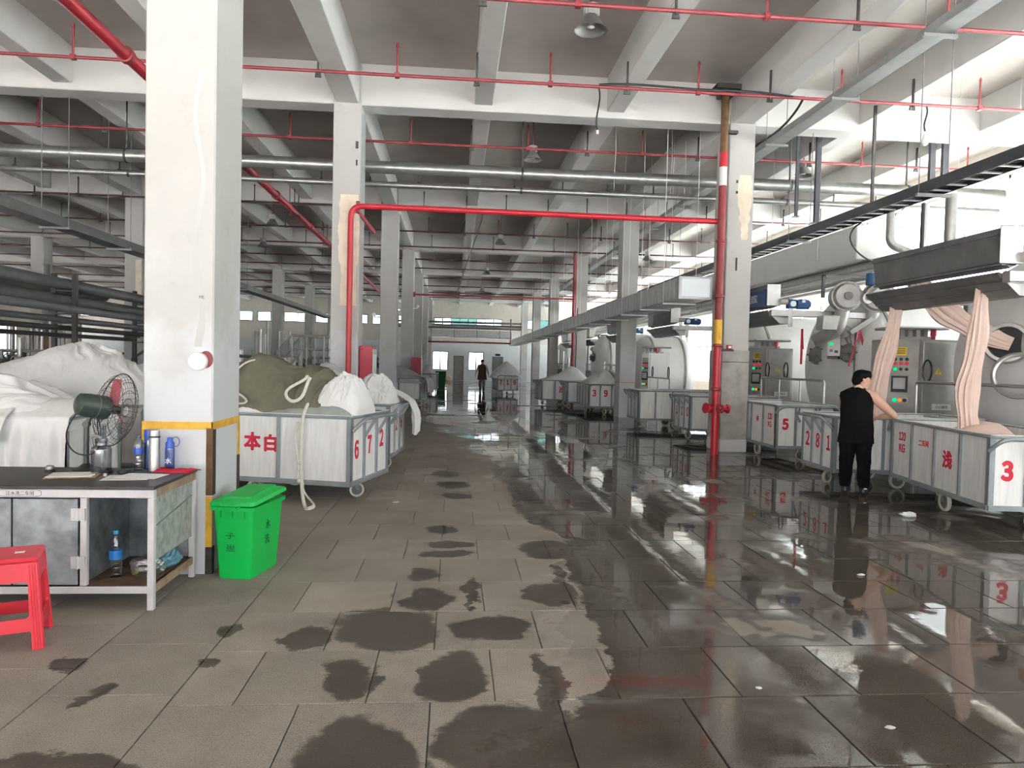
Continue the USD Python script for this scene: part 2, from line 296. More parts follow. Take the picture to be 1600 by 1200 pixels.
    # stone: warm grey with grit, each slab its own tone
    N.update({'oi': ('object_info', {}), 'st': ('noise_texture', {'scale': 1.7, 'detail': 6.0, 'roughness': .65}), 'gr': ('noise_texture', {'scale': 140.0, 'detail': 3.0}),
        'sr': ('rgb_ramp', {'ramp': [(.25, (.235, .205, .178)), (.5, (.305, .27, .235)), (.75, (.36, .32, .28))]}),
        'gd': ('rgb_ramp', {'ramp': [(.3, (.62, .62, .62)), (.55, (1, 1, 1)), (.75, (1.0, 1.0, 1.0))]}), 'mg': ('mix_color', {'blend_type': 'multiply', 'fac': 1.0}),
        'ob': ('math', {'math_type': 'multiply_add', 'value2': .22, 'value3': .88}), 'mo': ('vector_math', {'math_type': 'scale'}),
        'dc': ('mix_color', {'blend_type': 'multiply', 'b': (.27, .25, .235)}), 'p': ('principled_bsdf', {'ior': 1.45}),
        'r1': ('mix_float', {'a': .82, 'b': .48}), 'r2': ('mix_float', {'b': .03}),
        'bn': ('noise_texture', {'scale': 60.0, 'detail': 4.0}), 'bs': ('mix_float', {'a': .22, 'b': .0}), 'b': ('bump', {'distance': .006}),
        'rp': ('noise_texture', {'scale': 3.2, 'detail': 3.0}), 'b2': ('bump', {'strength': .05, 'distance': .02})})
    L.extend([('g.position', 'st.vector'), ('g.position', 'gr.vector'), ('st.fac', 'sr.fac'), ('gr.fac', 'gd.fac'), ('sr.color', 'mg.a'), ('gd.color', 'mg.b'), ('oi.random', 'ob.value1'), ('mg.result', 'mo.vector1'), ('ob.value', 'mo.scale'),
        ('mo.vector', 'dc.a'), ('damp.result', 'dc.fac'), ('dc.result', 'p.base_color'), ('damp.result', 'r1.fac'), ('r1.result', 'r2.a'), ('pool.result', 'r2.fac'), ('r2.result', 'p.roughness'),
        ('g.position', 'bn.vector'), ('bn.fac', 'b.height'), ('pool.result', 'bs.fac'), ('bs.result', 'b.strength'), ('g.position', 'rp.vector'), ('rp.fac', 'b2.height'), ('b.normal', 'b2.normal'), ('b2.normal', 'p.normal')])
    M['stone'] = usdkit.material(stage, '/World/Looks/stone', N, L, surface='p.BSDF')
floor_look()
look('mortar', (.10, .09, .08), .5)
floor = thing('floor', 'grey stone slab floor of the hall, wet and mirroring on the right', 'floor', kind='structure')
MB().span((-34, -12, -.30), (14.2, 60, -.012)).obj('slab', 'mortar', floor)
def slab_piece(mb, x0, x1, y0, y1):
    g, c = .0025, .004; t = np.array([nrng.normal(0, .0007), nrng.normal(0, .0007)]); dz = abs(nrng.normal(0, .0006))
    o = np.array([(x0+g, y0+g), (x1-g, y0+g), (x1-g, y1-g), (x0+g, y1-g)]); i = np.array([(x0+g+c, y0+g+c), (x1-g-c, y0+g+c), (x1-g-c, y1-g-c), (x0+g+c, y1-g-c)])
    m = o.mean(0); z = lambda q, h: (h - dz + (q-m) @ t)[:, None]
    v = np.vstack([np.hstack([o, np.full((4, 1), -.012)]), np.hstack([o, z(o, -.003)]), np.hstack([i, z(i, 0.0)])])
    f = [[k, (k+1) % 4, 4+(k+1) % 4, 4+k] for k in range(4)] + [[4+k, 4+(k+1) % 4, 8+(k+1) % 4, 8+k] for k in range(4)] + [[8, 9, 10, 11]]
    mb.add(v, f)
cells = []
for k in range(-3, 40):                                  # running bond across the aisle
    y0 = 3.268 + .6*k - .6
    off = (-.08 if k % 2 == 0 else .225) + .0
    j0 = math.ceil((-1.28 - off)/.605)
    e = [-1.28] + [off + .605*j for j in range(j0, j0+30) if off + .605*j > -1.2 and off+.605*j < 13]
    cells += [(a, b, y0, y0+.6) for a, b in zip(e, e[1:])]
for j in range(1, 16):                                   # beside the columns the bond runs the other way
    x1 = -1.28 - .6*(j-1); s = (.3 if j % 2 else 0) + .08
    cells += [(x1-.6, x1, 1.2 + s + .6*k, 1.8 + s + .6*k) for k in range(0, 38)]
def in_view(c):
    x, y = (c[0]+c[1])/2, (c[2]+c[3])/2; d = math.atan2(x, y) - YAW
    return y > 1.9 and abs(math.tan(d)) < .78 if abs(d) < 1.4 else False
seen = sorted([c for c in cells if in_view(c)], key=lambda c: math.hypot((c[0]+c[1])/2, (c[2]+c[3])/2))
for c in seen[:300]:
    mb = MB(); slab_piece(mb, *c); mb.obj('stone_slab', 'stone', floor)
rest = MB()
for c in seen[300:] + [c for c in cells if not in_view(c) and abs(c[0]) < 8]: slab_piece(rest, *c)
rest.obj('stone_paving', 'stone', floor, kind='stuff')
far = MB()
ymax = max(c[3] for c in cells)
far.span((-1.28, 3.268+.6*39, -.2), (13.3, 60, -.0015)); far.span((-34, 24.4, -.2), (-1.28, 60, -.0015)); far.span((-34, 1.0, -.2), (-10.28, 24.4, -.0015)); far.span((-34, -12, -.2), (13.3, .8, -.0015))
far.obj('far_paving', 'stone', floor)
MB().span((-80, -9, -.6), (80, 140, -.32)).obj('yard', 'yard', None, label='pale concrete yard added outside the side windows to bounce light in', kind='structure'); MB().span((-80, -90, -.6), (80, -9, -.32)).obj('forecourt', 'asphalt', None, label='unseen asphalt forecourt behind the camera, kept dark to cut bounced light', kind='structure')  # added ground, pale at the sides and dark in front to shape bounce

# ------------------------------------------------------------------ concrete frame
COLY = [5.26, 12.85, 21.1, 29.3, 37.4, 45.4, 53.4]
ROWX = {'left': -1.99, 'right': 5.27, 'second left': -9.25, 'third left': -16.5, 'outer left': -23.8, 'window': 12.55}
CEIL = 6.86
def col_look():  # cream above, bluish below; top darkened and foot lightened to even the light
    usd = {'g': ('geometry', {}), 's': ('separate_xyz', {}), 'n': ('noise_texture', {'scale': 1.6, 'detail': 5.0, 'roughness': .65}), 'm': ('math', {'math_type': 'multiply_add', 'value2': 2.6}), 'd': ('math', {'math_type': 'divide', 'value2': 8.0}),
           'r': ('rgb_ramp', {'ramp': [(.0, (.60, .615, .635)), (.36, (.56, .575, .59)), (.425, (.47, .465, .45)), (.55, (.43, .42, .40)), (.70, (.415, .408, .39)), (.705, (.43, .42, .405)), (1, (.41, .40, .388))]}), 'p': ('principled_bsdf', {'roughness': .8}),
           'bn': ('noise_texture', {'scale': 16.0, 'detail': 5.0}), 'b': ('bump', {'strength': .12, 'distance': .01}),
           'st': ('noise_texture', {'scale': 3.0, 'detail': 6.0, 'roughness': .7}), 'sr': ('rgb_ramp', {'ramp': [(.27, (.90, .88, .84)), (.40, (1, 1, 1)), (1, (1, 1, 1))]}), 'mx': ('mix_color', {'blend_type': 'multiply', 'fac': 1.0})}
    M['column_paint_evened'] = usdkit.material(stage, '/World/Looks/column_paint_evened', usd, [('g.position', 's.vector'), ('g.position', 'n.vector'), ('n.fac', 'm.value1'), ('s.z', 'm.value3'), ('m.value', 'd.value1'), ('d.value', 'r.fac'),
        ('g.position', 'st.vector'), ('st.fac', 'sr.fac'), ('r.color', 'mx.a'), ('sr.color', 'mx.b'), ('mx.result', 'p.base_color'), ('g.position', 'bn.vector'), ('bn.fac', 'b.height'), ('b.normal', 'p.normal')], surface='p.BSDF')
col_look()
columns = {}
for row, x in ROWX.items():
    for k, y in enumerate(COLY):
        if row in ('outer left', 'third left', 'second left') and k == 0: continue
        if row == 'right' and k == 0: continue
        where = f'{ORD[k] if row == "left" else ORD[k-1] if row != "window" else ORD[k]} from the camera'
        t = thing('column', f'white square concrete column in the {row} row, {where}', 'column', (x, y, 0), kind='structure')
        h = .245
        MB().span((-h, 0, -.02), (h, .63, CEIL+.05), bev=.012).obj('shaft', 'column_paint_evened', t)
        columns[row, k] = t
        if row == 'right' and k > 1:
            MB().span((-h-.003, -.003, 1.06), (h+.003, .633, 1.085)).obj('yellow_line', 'yellow_paint', t, label='thin yellow painted line')
t = columns['left', 0]
h = .248
for nm, a, b, m in [('yellow_band', (-h, -.004, 1.06), (h, .006, 1.115), 'yellow_paint'), ('yellow_band', (h-.01, -.004, 1.06), (h+.001, .634, 1.115), 'yellow_paint'), ('corner_stripe', (h-.045, -.005, .58), (h+.002, .004, 1.07), 'brown_rust'), ('corner_stripe', (h-.012, -.004, .58), (h+.003, .06, 1.06), 'black_paint'),
                    ('corner_stripe', (h-.045, -.005, .20), (h+.002, .004, .57), 'yellow_paint'), ('corner_stripe', (h-.045, -.006, .0), (h+.003, .05, .2), 'black_paint'), ('corner_stripe', (h-.008, .585, .2), (h+.003, .636, 1.06), 'yellow_paint'),
                    ('corner_stripe', (h-.006, .58, .42), (h+.004, .637, .8), 'black_paint'), ('corner_stripe', (-h-.001, -.005, .98), (-h+.05, .004, 1.07), 'yellow_paint'), ('corner_stripe', (-h-.001, -.005, .2), (-h+.03, .004, .96), 'black_paint')]:
    MB().span(a, b).obj(nm, m, t)
mb = MB()                                                # pale filler run down the front face
for k in range(110):
    z = 1.66 + k*.018; w = .006 + .026*fbm([[k*.09, 3, 1]])[0]; cx = .135 + .03*math.sin(k*.12)
    mb.span((cx-w, -.001, z), (cx+w, .002, z+.0182))
mb.obj('filler_streak', 'filler', t)
mb = MB(); mb.add(*lettering('HE', .022), wall_face((.16, 0, 2.02), (0, -1, 0))); mb.obj('pencil_mark', 'ink', t)
t = columns['right', 1]
MB().span((-.262, -.012, .24), (.262, .645, 1.93), bev=.01).obj('bare_casing', 'raw_concrete', t, label='bare grey concrete casing')
MB().span((-.268, -.02, 0), (.268, .652, .25), bev=.02).obj('plinth', 'white_patch', t, label='flaking white plinth')
MB().span((-.262, -.016, 1.70), (.262, .0, 1.712)).obj('casing_joint', 'black_paint', t)
for z, w in ((4.85, .06), (5.05, .0)): MB().span((-.1, -.006, z), (-.06, .002, z+.05)).obj('fixing_hole', 'black_paint', t)
MB().span((-.06, -.02, 3.42), (-.035, .0, 3.66)).obj('bracket_stub', 'dark_iron', t)
mb = MB()
for k in range(40):
    z = 4.0 + k*.03; w = .20*fbm([[k*.12, 0, 7]])[0] + .02
    mb.span((.10-w, -.002, z), (.10+w*.7, .001, z+.031))
mb.obj('bare_patch', 'cream_patch', t)
t = columns['left', 1]
mb = MB()
for k in range(44):
    z = 2.55 + k*.045; w = .05 + .16*fbm([[k*.10, 4, 2]])[0]
    mb.span((max(-.24, .03-w), -.002, z), (min(.24, .10+w*.9), .001, z+.046))
mb.obj('bare_patch', 'cream_patch', t, label='cream patch of bare plaster')
MB().span((.15, -.006, 5.35), (.20, .0, 5.48)).obj('fixing_plate', 'dark_iron', t); MB().span((.16, -.006, 5.05), (.19, .0, 5.15)).obj('fixing_plate', 'dark_iron', t)
t = columns['second left', 2]
MB().span((.06, -.004, 3.3), (.22, .002, 4.3)).obj('plaster_patch', 'cream_patch', t)
MB().span((-.248, -.01, 2.05), (.2, .0, 2.17)).obj('steel_strap', 'brown_rust', t)
mb = MB(); mb.span((.244, .18, 3.95), (.26, .3, 4.5)); mb.obj('rusty_plate', 'brown_rust', t)
# cross beams over every column line, longitudinal beams between
YB = [-2.5] + COLY
for k, y in enumerate(YB):
    t = thing('cross_beam', f'white concrete cross beam over the {ORD[k-1]} column line from the camera' if k else 'white concrete cross beam behind the camera', 'beam', (0, y, 0), kind='structure')
    mb = MB(); mb.span((-30, .02, 6.13), (13.0, .47, CEIL+.05), bev=.015); mb.obj('beam', 'painted_white', t)
xs = [5.27 - 2.42*k for k in range(14, -4, -1)]
lx = [-1.99 - 2.42*k for k in range(9, 0, -1)] + [-1.99, .43, 2.85, 5.27, 7.69, 10.11]
edges = [-9.0, -2.5] + YB + [58.0]
for i, x in enumerate(lx):
    t = thing('long_beam', f'white concrete beam running along the hall, {ORD[len(lx)-1-i]} counted from the window side', 'beam', (x, 0, 0), kind='structure')
    w, zb = (.16, 6.24) if abs((x+1.99)/7.26 - round((x+1.99)/7.26)) > .05 else (.2, 6.15)
    for y0, y1 in zip(edges, edges[1:]):
        MB().span((-w, y0 + (.47 if y0 in YB else 0), zb), (w, y1+.02, CEIL+.05), bev=.012).obj('beam', 'painted_white', t)
MB().span((-31, -9, CEIL), (13.2, 58.3, CEIL+.2)).obj('ceiling', 'ceiling_slab', None, label='brownish grey concrete ceiling slab above the beams', kind='structure')
MB().span((-31, -9.3, 5.4), (13.2, -9.0, CEIL+.2)).obj('trim', 'painted_white', None, label='unseen header added over the open front to hold back light', kind='structure')  # out of view, added to limit daylight from the open front
# ------------------------------------------------------------------ far wall with doors and windows
def wall_with_holes(mb, x0, x1, z0, z1, holes, y, th=.25):
    zs = sorted({z0, z1, *[h[2] for h in holes], *[h[3] for h in holes]})
    for a, b in zip(zs, zs[1:]):
        cut = sorted([(h[0], h[1]) for h in holes if h[2] <= a and h[3] >= b]); x = x0
        for c, d in cut + [(x1, x1)]:
            if c > x: mb.span((x, y, a), (c, y+th, b))
            x = max(x, d)
low = [(-1.83, -.53, .84, 2.4), (1.12, 2.4, .87, 2.4), (-.09, .75, 0, 2.05), (3.1, 4.0, 0, 2.05)]
band = [(-29.5+4.55*k, -29.5+4.55*k+4.2, 4.45, 5.25) for k in range(6)] + [(-1.75, 3.85, 4.35, 5.15), (5.6, 9.8, 4.35, 5.15)]
w = thing('wall_far', 'end wall of the hall, white below and cream above, with doors and windows', 'wall', kind='structure')
mb = MB(); wall_with_holes(mb, -31, 13.2, 0, 3.15, low, 58.0); mb.obj('lower_wall', 'wall_white', w)
mb = MB(); wall_with_holes(mb, -31, 13.2, 3.15, CEIL, band, 58.0); mb.obj('upper_wall', 'wall_cream', w)
def window(x0, x1, z0, z1, n, label, tints, y=58.0):
    t = thing('window', label, 'window', kind='structure')
    fr = MB(); f = .06
    for a, b in (((x0, z0), (x1, z0+f)), ((x0, z1-f), (x1, z1)), ((x0, z0), (x0+f, z1)), ((x1-f, z0), (x1, z1))): fr.span((a[0], y+.06, a[1]), (b[0], y+.14, b[1]))
    st = (x1-x0)/n
    for k in range(1, n): fr.span((x0+st*k-f/2, y+.06, z0), (x0+st*k+f/2, y+.14, z1))
    fr.obj('frame', 'frame_green', t)
    for k in range(n): MB().span((x0+st*k+.03, y+.095, z0+.03), (x0+st*(k+1)-.03, y+.103, z1-.03)).obj('pane', 'window_tint' if k in tints else 'window_glass', t)
window(-1.83, -.53, .84, 2.4, 2, 'bright low window in the far end wall, left of the grey doors', ())
window(1.12, 2.4, .87, 2.4, 2, 'bright low window in the far end wall, between the two grey doors', ())
for k, b in enumerate(band):
    window(*b, 8 if b[1]-b[0] > 5 else 4, f'high window strip in the end wall, {ORD[k]} from the left end', (2, 3, 4) if k == 6 else ((1,) if k % 2 else (2,)))
for nm, x0, x1, lab in (('door', -.09, .75, 'grey steel door in the far end wall between the two low windows'), ('door', 3.1, 4.0, 'grey steel door in the far end wall, right of the windows')):
    t = thing('door', lab, 'door', kind='structure')
    MB().span((x0+.05, 58.05, 0), (x1-.05, 58.1, 2.0)).obj('door_leaf', 'door_grey', t)
    mb = MB(); mb.span((x0, 57.98, 0), (x0+.06, 58.15, 2.05)); mb.span((x1-.06, 57.98, 0), (x1, 58.15, 2.05)); mb.span((x0, 57.98, 1.98), (x1, 58.15, 2.05)); mb.obj('door_frame', 'tray_grey', t)
    MB().lathe(cyl(.03, 0, .06), 8, axis((x1-.15, 58.05, 1.0), (0, -1, 0))).obj('door_handle', 'stainless', t)
MB().span((3.35, 57.95, 2.12), (3.75, 58.0, 2.28)).obj('exit_sign', 'black_plastic', None, label='small dark exit sign box above the right grey door', cat='sign')
for z0, z1, x0 in ((1.55, 1.95, -.42), (1.0, 1.4, -.42), (1.15, 1.6, 1.0 - .15)):
    MB().span((x0, 57.985, z0), (x0+.28, 57.998, z1)).obj('notice', 'paper', None, label='paper notice on the far wall beside the ' + ('left low window, upper one' if z0 == 1.55 else 'left low window, lower one' if z0 == 1.0 else 'low window between the doors'), cat='notice')
# left wall far away, right wall of openings
MB().span((-31, -9.3, -.3), (-21, -9.05, 5.4)).obj('wall_front', 'wall_cream', None, label='unseen wall added behind the camera to darken the left bays', kind='structure')  # out of view, added so less daylight reaches the left background
mb = MB(); mb.span((-31.2, -9, 0), (-30.95, 58.2, 1.2)); mb.span((-31.2, -9, 3.4), (-30.95, 58.2, CEIL))
for y in np.arange(-9, 58, 4.1): mb.span((-31.2, y, 1.2), (-30.95, y+2.0, 3.4))
mb.obj('wall_left', 'wall_cream', None, label='left side wall of the hall far behind the machines, with openings', kind='structure')
mb = MB(); mb.span((12.6, -9, 0), (12.85, 58.2, .9)); mb.span((12.5, -9, 6.2), (12.9, 58.2, CEIL))
for y in COLY[1:]: mb.span((12.6, y-.1, .9), (12.85, y+1.1, 6.2))
mb.obj('wall_right', 'wall_cream', None, label='cream window wall behind the dyeing machines, open and bright', kind='structure')
for k, (y0, y1) in enumerate(zip([-9.0]+[c+1.1 for c in COLY[1:]], [c-.1 for c in COLY[1:]]+[58])):
    t = thing('window', f'tall bright window bay in the right wall, {ORD[k]} from the camera', 'window', kind='structure')
    mb = MB()
    for z in (.9, 2.6, 4.3, 6.12): mb.span((12.68, y0, z), (12.74, y1, z+.07))
    n = 5
    for j in range(n+1):
        yy = y0 + (y1-y0)*j/n; mb.span((12.68, yy-.03, .9), (12.74, yy+.03, 6.2))
    mb.obj('frame', 'white_plastic', t)
    for j in range(n): MB().span((12.70, y0+(y1-y0)*j/n+.03, .95), (12.708, y0+(y1-y0)*(j+1)/n-.03, 6.15)).obj('pane', 'window_glass', t)
# ------------------------------------------------------------------ overhead: sprinkler runs, mains, trays, duct, lamps
SPR = [8.75, 11.26, 14.68, 18.04, 20.9, 24.6, 27.9, 31.3, 34.3, 38.4, 42.2, 46.3, 49.7]
lab = {0: 'nearest of all, at the top edge of the view'}
for k, y in enumerate(SPR):
    t = thing('sprinkler_pipe', f'thin red sprinkler pipe hung across the ceiling, {ORD[k]} run from the camera', 'pipe', (0, y, 6.05))
    xe = 11.9
    if k == 2: segs = [(-22, xe)]
    elif k == 0: segs = [(-9, 8.06), (8.35, xe)]
    else: segs = [(-29, xe)]
    for a, b in segs:
        MB().tube([(a, 0, 0), (b, 0, 0)], .027 if k < 6 else .03, 8).obj('pipe', 'pipe_red' if k < 3 else 'pipe_red_shaded', t)  # rear runs take the darkened red, as if in shade
    for j, x in enumerate(lx):
        if x < (-9 if k < 1 else -22): continue
        if k < 8:
            mb = MB(); mb.tube([(x+1.0, 0, 0), (x+1.0, 0, .44)], .016, 6); mb.lathe([(.0, .44), (.024, .44), (.02, .48), (.008, .50), (0, .52)], 8, place((x+1.0, 0, 0))); mb.box((x+1.0, 0, .0), (.07, .075, .075)); mb.obj('sprinkler_head', 'pipe_red' if k < 3 else 'dark_iron', t)  # rear heads dark like their runs
        if k < 6:
            xh = x - (.175 if abs((x+1.99)/7.26 - round((x+1.99)/7.26)) > .05 else .215); mb = MB(); mb.span((xh-.012, -.02, -.05), (xh+.012, .02, .42)); mb.prism([(-.05, -.09), (.05, -.09), (.03, .03), (-.03, .03)], .03, frame((xh, .03, 0), (1, 0, 0), (0, 0, 1), (0, -1, 0))); mb.obj('hanger', 'dark_iron', t)
# big riser at the right column with valve, yellow section, head plate
t = thing('fire_riser', 'red fire riser with a yellow ring and a valve before the bare concrete column', 'pipe', (4.80, 12.55, 0))
MB().tube([(0, 0, 0), (0, 0, 2.03)], .072, 18).obj('riser_pipe', 'bright_red', t)
MB().tube([(0, 0, 2.46), (0, 0, 4.9)], .070, 18).obj('riser_pipe', 'pipe_red', t)
MB().tube([(0, 0, 2.02), (0, 0, 2.47)], .073, 18).obj('yellow_section', 'yellow_paint', t, label='yellow painted ring of the riser')
MB().tube([(0, 0, 4.9), (0, 0, 5.25)], .071, 18).obj('primed_section', 'white_patch', t, label='whitish unpainted stretch of the riser')
MB().tube([(0, 0, 5.24), (0, 0, 5.5)], .072, 18).obj('riser_pipe', 'bright_red', t)
MB().tube([(0, 0, 5.49), (0, 0, 6.62)], .070, 18).obj('riser_pipe', 'brown_rust', t)
mb = MB(); mb.span((-.22, -.18, 6.6), (.22, .22, 6.68)); mb.span((-.12, -.12, 6.5), (.12, .14, 6.6)); mb.obj('head_plate', 'dark_iron', t)
mb = MB(); mb.tube([(-.10, 0, .84), (.24, 0, .84)], .058, 14)
for x in (-.11, .10, .23): mb.lathe(cyl(.085, -.016, .016), 14, axis((x, 0, .84), (1, 0, 0)))
mb.tube([(-.11, 0, .84), (-.20, -.03, .85)], [.06, .10], 12); mb.obj('valve', 'bright_red', t)
mb = MB(); mb.tube([(.07*math.cos(a)*1.0, -.18, .86+.07*math.sin(a)) for a in np.linspace(0, 2*PI, 15)[:-1]], .01, 6, closed=True); mb.tube([(0, 0, .86), (0, -.18, .86)], .012, 6); mb.bar((-.07, -.18, .86), (.07, -.18, .86), .01); mb.obj('hand_wheel', 'pipe_red', t)
for z in (1.2, 2.0, 2.9, 3.9): MB().lathe([(.074, -.03), (.09, -.02), (.09, .02), (.074, .03)], 18, place((0, 0, z))).obj('coupling', 'pipe_red', t)
mb = MB(); mb.span((.06, -.02, 1.9), (.30, .05, 1.94)); mb.span((.06, .1, 5.9), (.30, .2, 5.95)); mb.obj('wall_bracket', 'dark_iron', t)
# bright red branch: across the aisle and down the second left column
t = thing('branch_pipe', 'bright red pipe crossing the aisle at mid height and turning down the second left column', 'pipe', (0, 12.74, 0))
MB().tube(fillet([(4.76, -.12, 4.27), (-1.88, -.05, 4.30), (-1.88, -.05, 1.1)], .22, 8), .05, 14).obj('pipe', 'bright_red', t)
mb = MB(); mb.bar((-1.78, .1, 4.24), (-1.5, .3, 3.9), .05); mb.span((-1.80, .0, 4.2), (-1.74, .12, 4.4)); mb.obj('bracket', 'pipe_red', t)
# thick mains along the hall
t = thing('fire_main', 'thick red fire main slung along the hall left of the near column', 'pipe', (-4.5, 0, 5.62))
MB().tube([(0, 5, 0), (0, 57, 0)], .085, 16).obj('pipe', 'main_red', t)
for y in (10.0, 14.0, 18, 22, 26): MB().lathe([(.09, -.06), (.11, -.05), (.11, .05), (.09, .06)], 16, axis((0, y, 0), (0, 1, 0))).obj('coupling', 'pipe_red', t)
for y in (7.5, 14.6, 20, 25, 31): mb = MB(); mb.bar((.0, y, .1), (0, y, 1.2), .02); mb.bar((-.14, y, -.1), (.14, y, -.1), .03); mb.bar((-.13, y, -.1), (-.13, y, 1.2), .015); mb.obj('hanger', 'dark_iron', t)
for nm, z, r, y, labl in (('steam_pipe', 5.48, .125, 14.5, 'large galvanised pipe across the hall under the ceiling, upper of the pair'), ('steam_pipe', 5.16, .055, 14.6, 'thinner galvanised pipe across the hall, directly under the large one')):
    t = thing(nm, labl, 'pipe', (0, y, z))
    MB().tube([(-29, 0, 0), (11.8, 0, 0)], r, 20).obj('pipe', 'galvanised', t)
    for x in (-16, -12, -6.5, 1.3, 7.0, 9.6):
        mb = MB(); mb.lathe([(r, -.02), (r+.012, -.02), (r+.012, .02), (r, .02)], 20, axis((x, 0, 0), (1, 0, 0)))
        if r > .1: mb.bar((x, 0, r), (x, 0, 6.86-z-.02), .025)
        mb.obj('clamp', 'dark_iron', t)
t = thing('steam_pipe', 'galvanised double pipe across the far end of the hall below the high windows', 'pipe', (0, 50, 4.05))
MB().tube([(-4.5, 0, 0), (4.7, 0, 0)], .16, 14).obj('pipe', 'galvanised', t); MB().tube([(-4.5, -.1, .3), (4.7, -.1, .3)], .07, 10).obj('pipe', 'machine_dark', t)
t = thing('sprinkler_pipe', 'red pipe across the far aisle at mid height, right below the high window strip', 'pipe', (0, 29.2, 4.3))
MB().tube([(-1.7, 0, -.1), (-1.7, 0, .1)], .05, 8).obj('flange', 'pipe_red', t); MB().tube([(-1.7, 0, 0), (4.98, 0, 0)], .04, 10).obj('pipe', 'pipe_red', t); MB().tube([(4.93, 0, -4.3), (4.93, 0, 2)], .07, 12).obj('riser_pipe', 'pipe_red', t)
t = thing('drain_pipe', 'dark horizontal pipe across the far aisle, just above the white part of the end wall', 'pipe', (0, 52, 3.0))
MB().tube([(-2.5, 0, .0), (4.1, 0, .0), (4.1, 0, 1.8)], .06, 10).obj('pipe', 'pipe_red', t)
# trays
def tray(name, label, x, z, w, h, y0, y1, mat, rungs, hang, thick=.006):
    t = thing(name, label, 'cable tray', (x, 0, z))
    for sx, lb in ((0, 'side_rail'), (w, 'side_rail')): MB().span((sx-thick, y0, 0), (sx+thick, y1, h)).obj(lb, mat, t)
    if rungs:
        ys = np.arange(y0+.15, y1, rungs)
        for q in ys[:70]: MB().span((0, q-.018, .004), (w, q+.018, .022)).obj('rung', 'galvanised', t)
        if len(ys) > 70:
            mb = MB()
            for q in ys[70:]: mb.span((0, q-.018, .004), (w, q+.018, .022))
            mb.obj('far_rungs', 'tray_grey', t, kind='stuff')
        mb = MB()
        for j in range(6): mb.tube([(w*(.15+.13*j), y0, .07), (w*(.15+.13*j)+.01, y1, .07)], .02, 6)
        mb.obj('cables', 'black_plastic', t)
    else: MB().span((0, y0, 0), (w, y1, .01)).obj('tray_floor', mat, t)
    for y in hang:
        mb = MB()
        for sx in (-.06, w+.06): mb.tube([(sx, y, -.03), (sx, y, CEIL-z-.01)], .007, 5)
        mb.span((-.09, y-.025, -.04), (w+.09, y+.025, 0)); mb.obj('hanger', 'tray_grey', t)
    return t
tray('cable_tray', 'dark ladder cable tray running along the right side above the dyeing machines', 6.4, 4.07, .30, .15, 4.2, 50, 'tray_dark', .30, (9.3, 13.1, 17, 21, 25, 29))
tray('cable_tray', 'grey closed cable tray high under the ceiling on the right, above the ladder tray', 5.72, 5.75, .26, .11, 4.4, 50, 'tray_grey', 0, (8.3, 10.4, 12.7, 15.0, 18, 21, 25))
tray('cable_tray', 'dark cable tray hung on the far left above the pipe rack', -7.3, 3.82, .34, .17, 4.5, 40, 'machine_dark', 0, (10.5, 13.2, 15.6, 19, 24))
mb = MB(); mb.tube(spline([(5.66, 11.35, 6.08), (5.72, 11.8, 5.98), (5.72, 12.6, 5.88), (5.70, 13.6, 5.84), (5.6, 14.0, 5.5)], 30), .022, 6)
mb.obj('loose_cable', 'black_plastic', None, label='black loose cable lying on the grey ceiling tray and drooping at its end', cat='cable')
mb = MB(); mb.tube(spline([(6.66, 11.2, 4.05), (6.75, 11.6, 3.75), (7.2, 11.6, 3.45), (7.7, 11.6, 3.45), (8.0, 11.6, 3.55)], 24), .014, 6)
mb.obj('loose_cable', 'black_plastic', None, label='black cable sagging from the ladder tray to the vertical pipe', cat='cable')
# insulated air duct
t = thing('air_duct', 'foil-wrapped rectangular air duct running along the aisle, its pale end cap facing the camera', 'duct', (4.15, 12.9, 2.87))
W, H, D = .62, .41, 41.0
mb = MB(); n = 150
for k in range(n):
    a, b = D*k/n, D*(k+1)/n; e = .006*nrng.random()
    mb.span((-e, a, -e), (W+e, b-.012, H+e), bev=.02)
mb.obj('wrapped_body', 'duct_foil', t)
MB().box((W/2, -.01, H/2), (W+.02, .03, H+.02), bev=.012).obj('end_flange', 'duct_foil', t); MB().box((W/2, -.025, H/2), (W-.06, .03, H-.06), bev=.014).obj('end_cap', 'duct_end', t, label='pale end cap of the duct')
for y in (.9, 2.6, 4.4, 6.4, 8.6, 11, 14, 17.5, 21, 25, 30):
    mb = MB(); mb.bar((-.03, y, -.02), (W+.03, y, -.02), .03, .03)
    for sx in (-.02, W+.02): mb.tube([(sx, y, -.02), (sx, y, 3.9)], .006, 5)
    mb.obj('hanger', 'white_plastic', t)
t = thing('air_duct', 'grey rectangular air duct across the far aisle below the pipes', 'duct', (-2.2, 53, 3.4)); MB().box((3.2, 0, .25), (6.6, .6, .52), bev=.03).obj('body', 'duct_foil', t)
for k in range(4): MB().span((.4+1.7*k, -.32, -.02), (.46+1.7*k, .32, .54)).obj('joint', 'tray_grey', t)
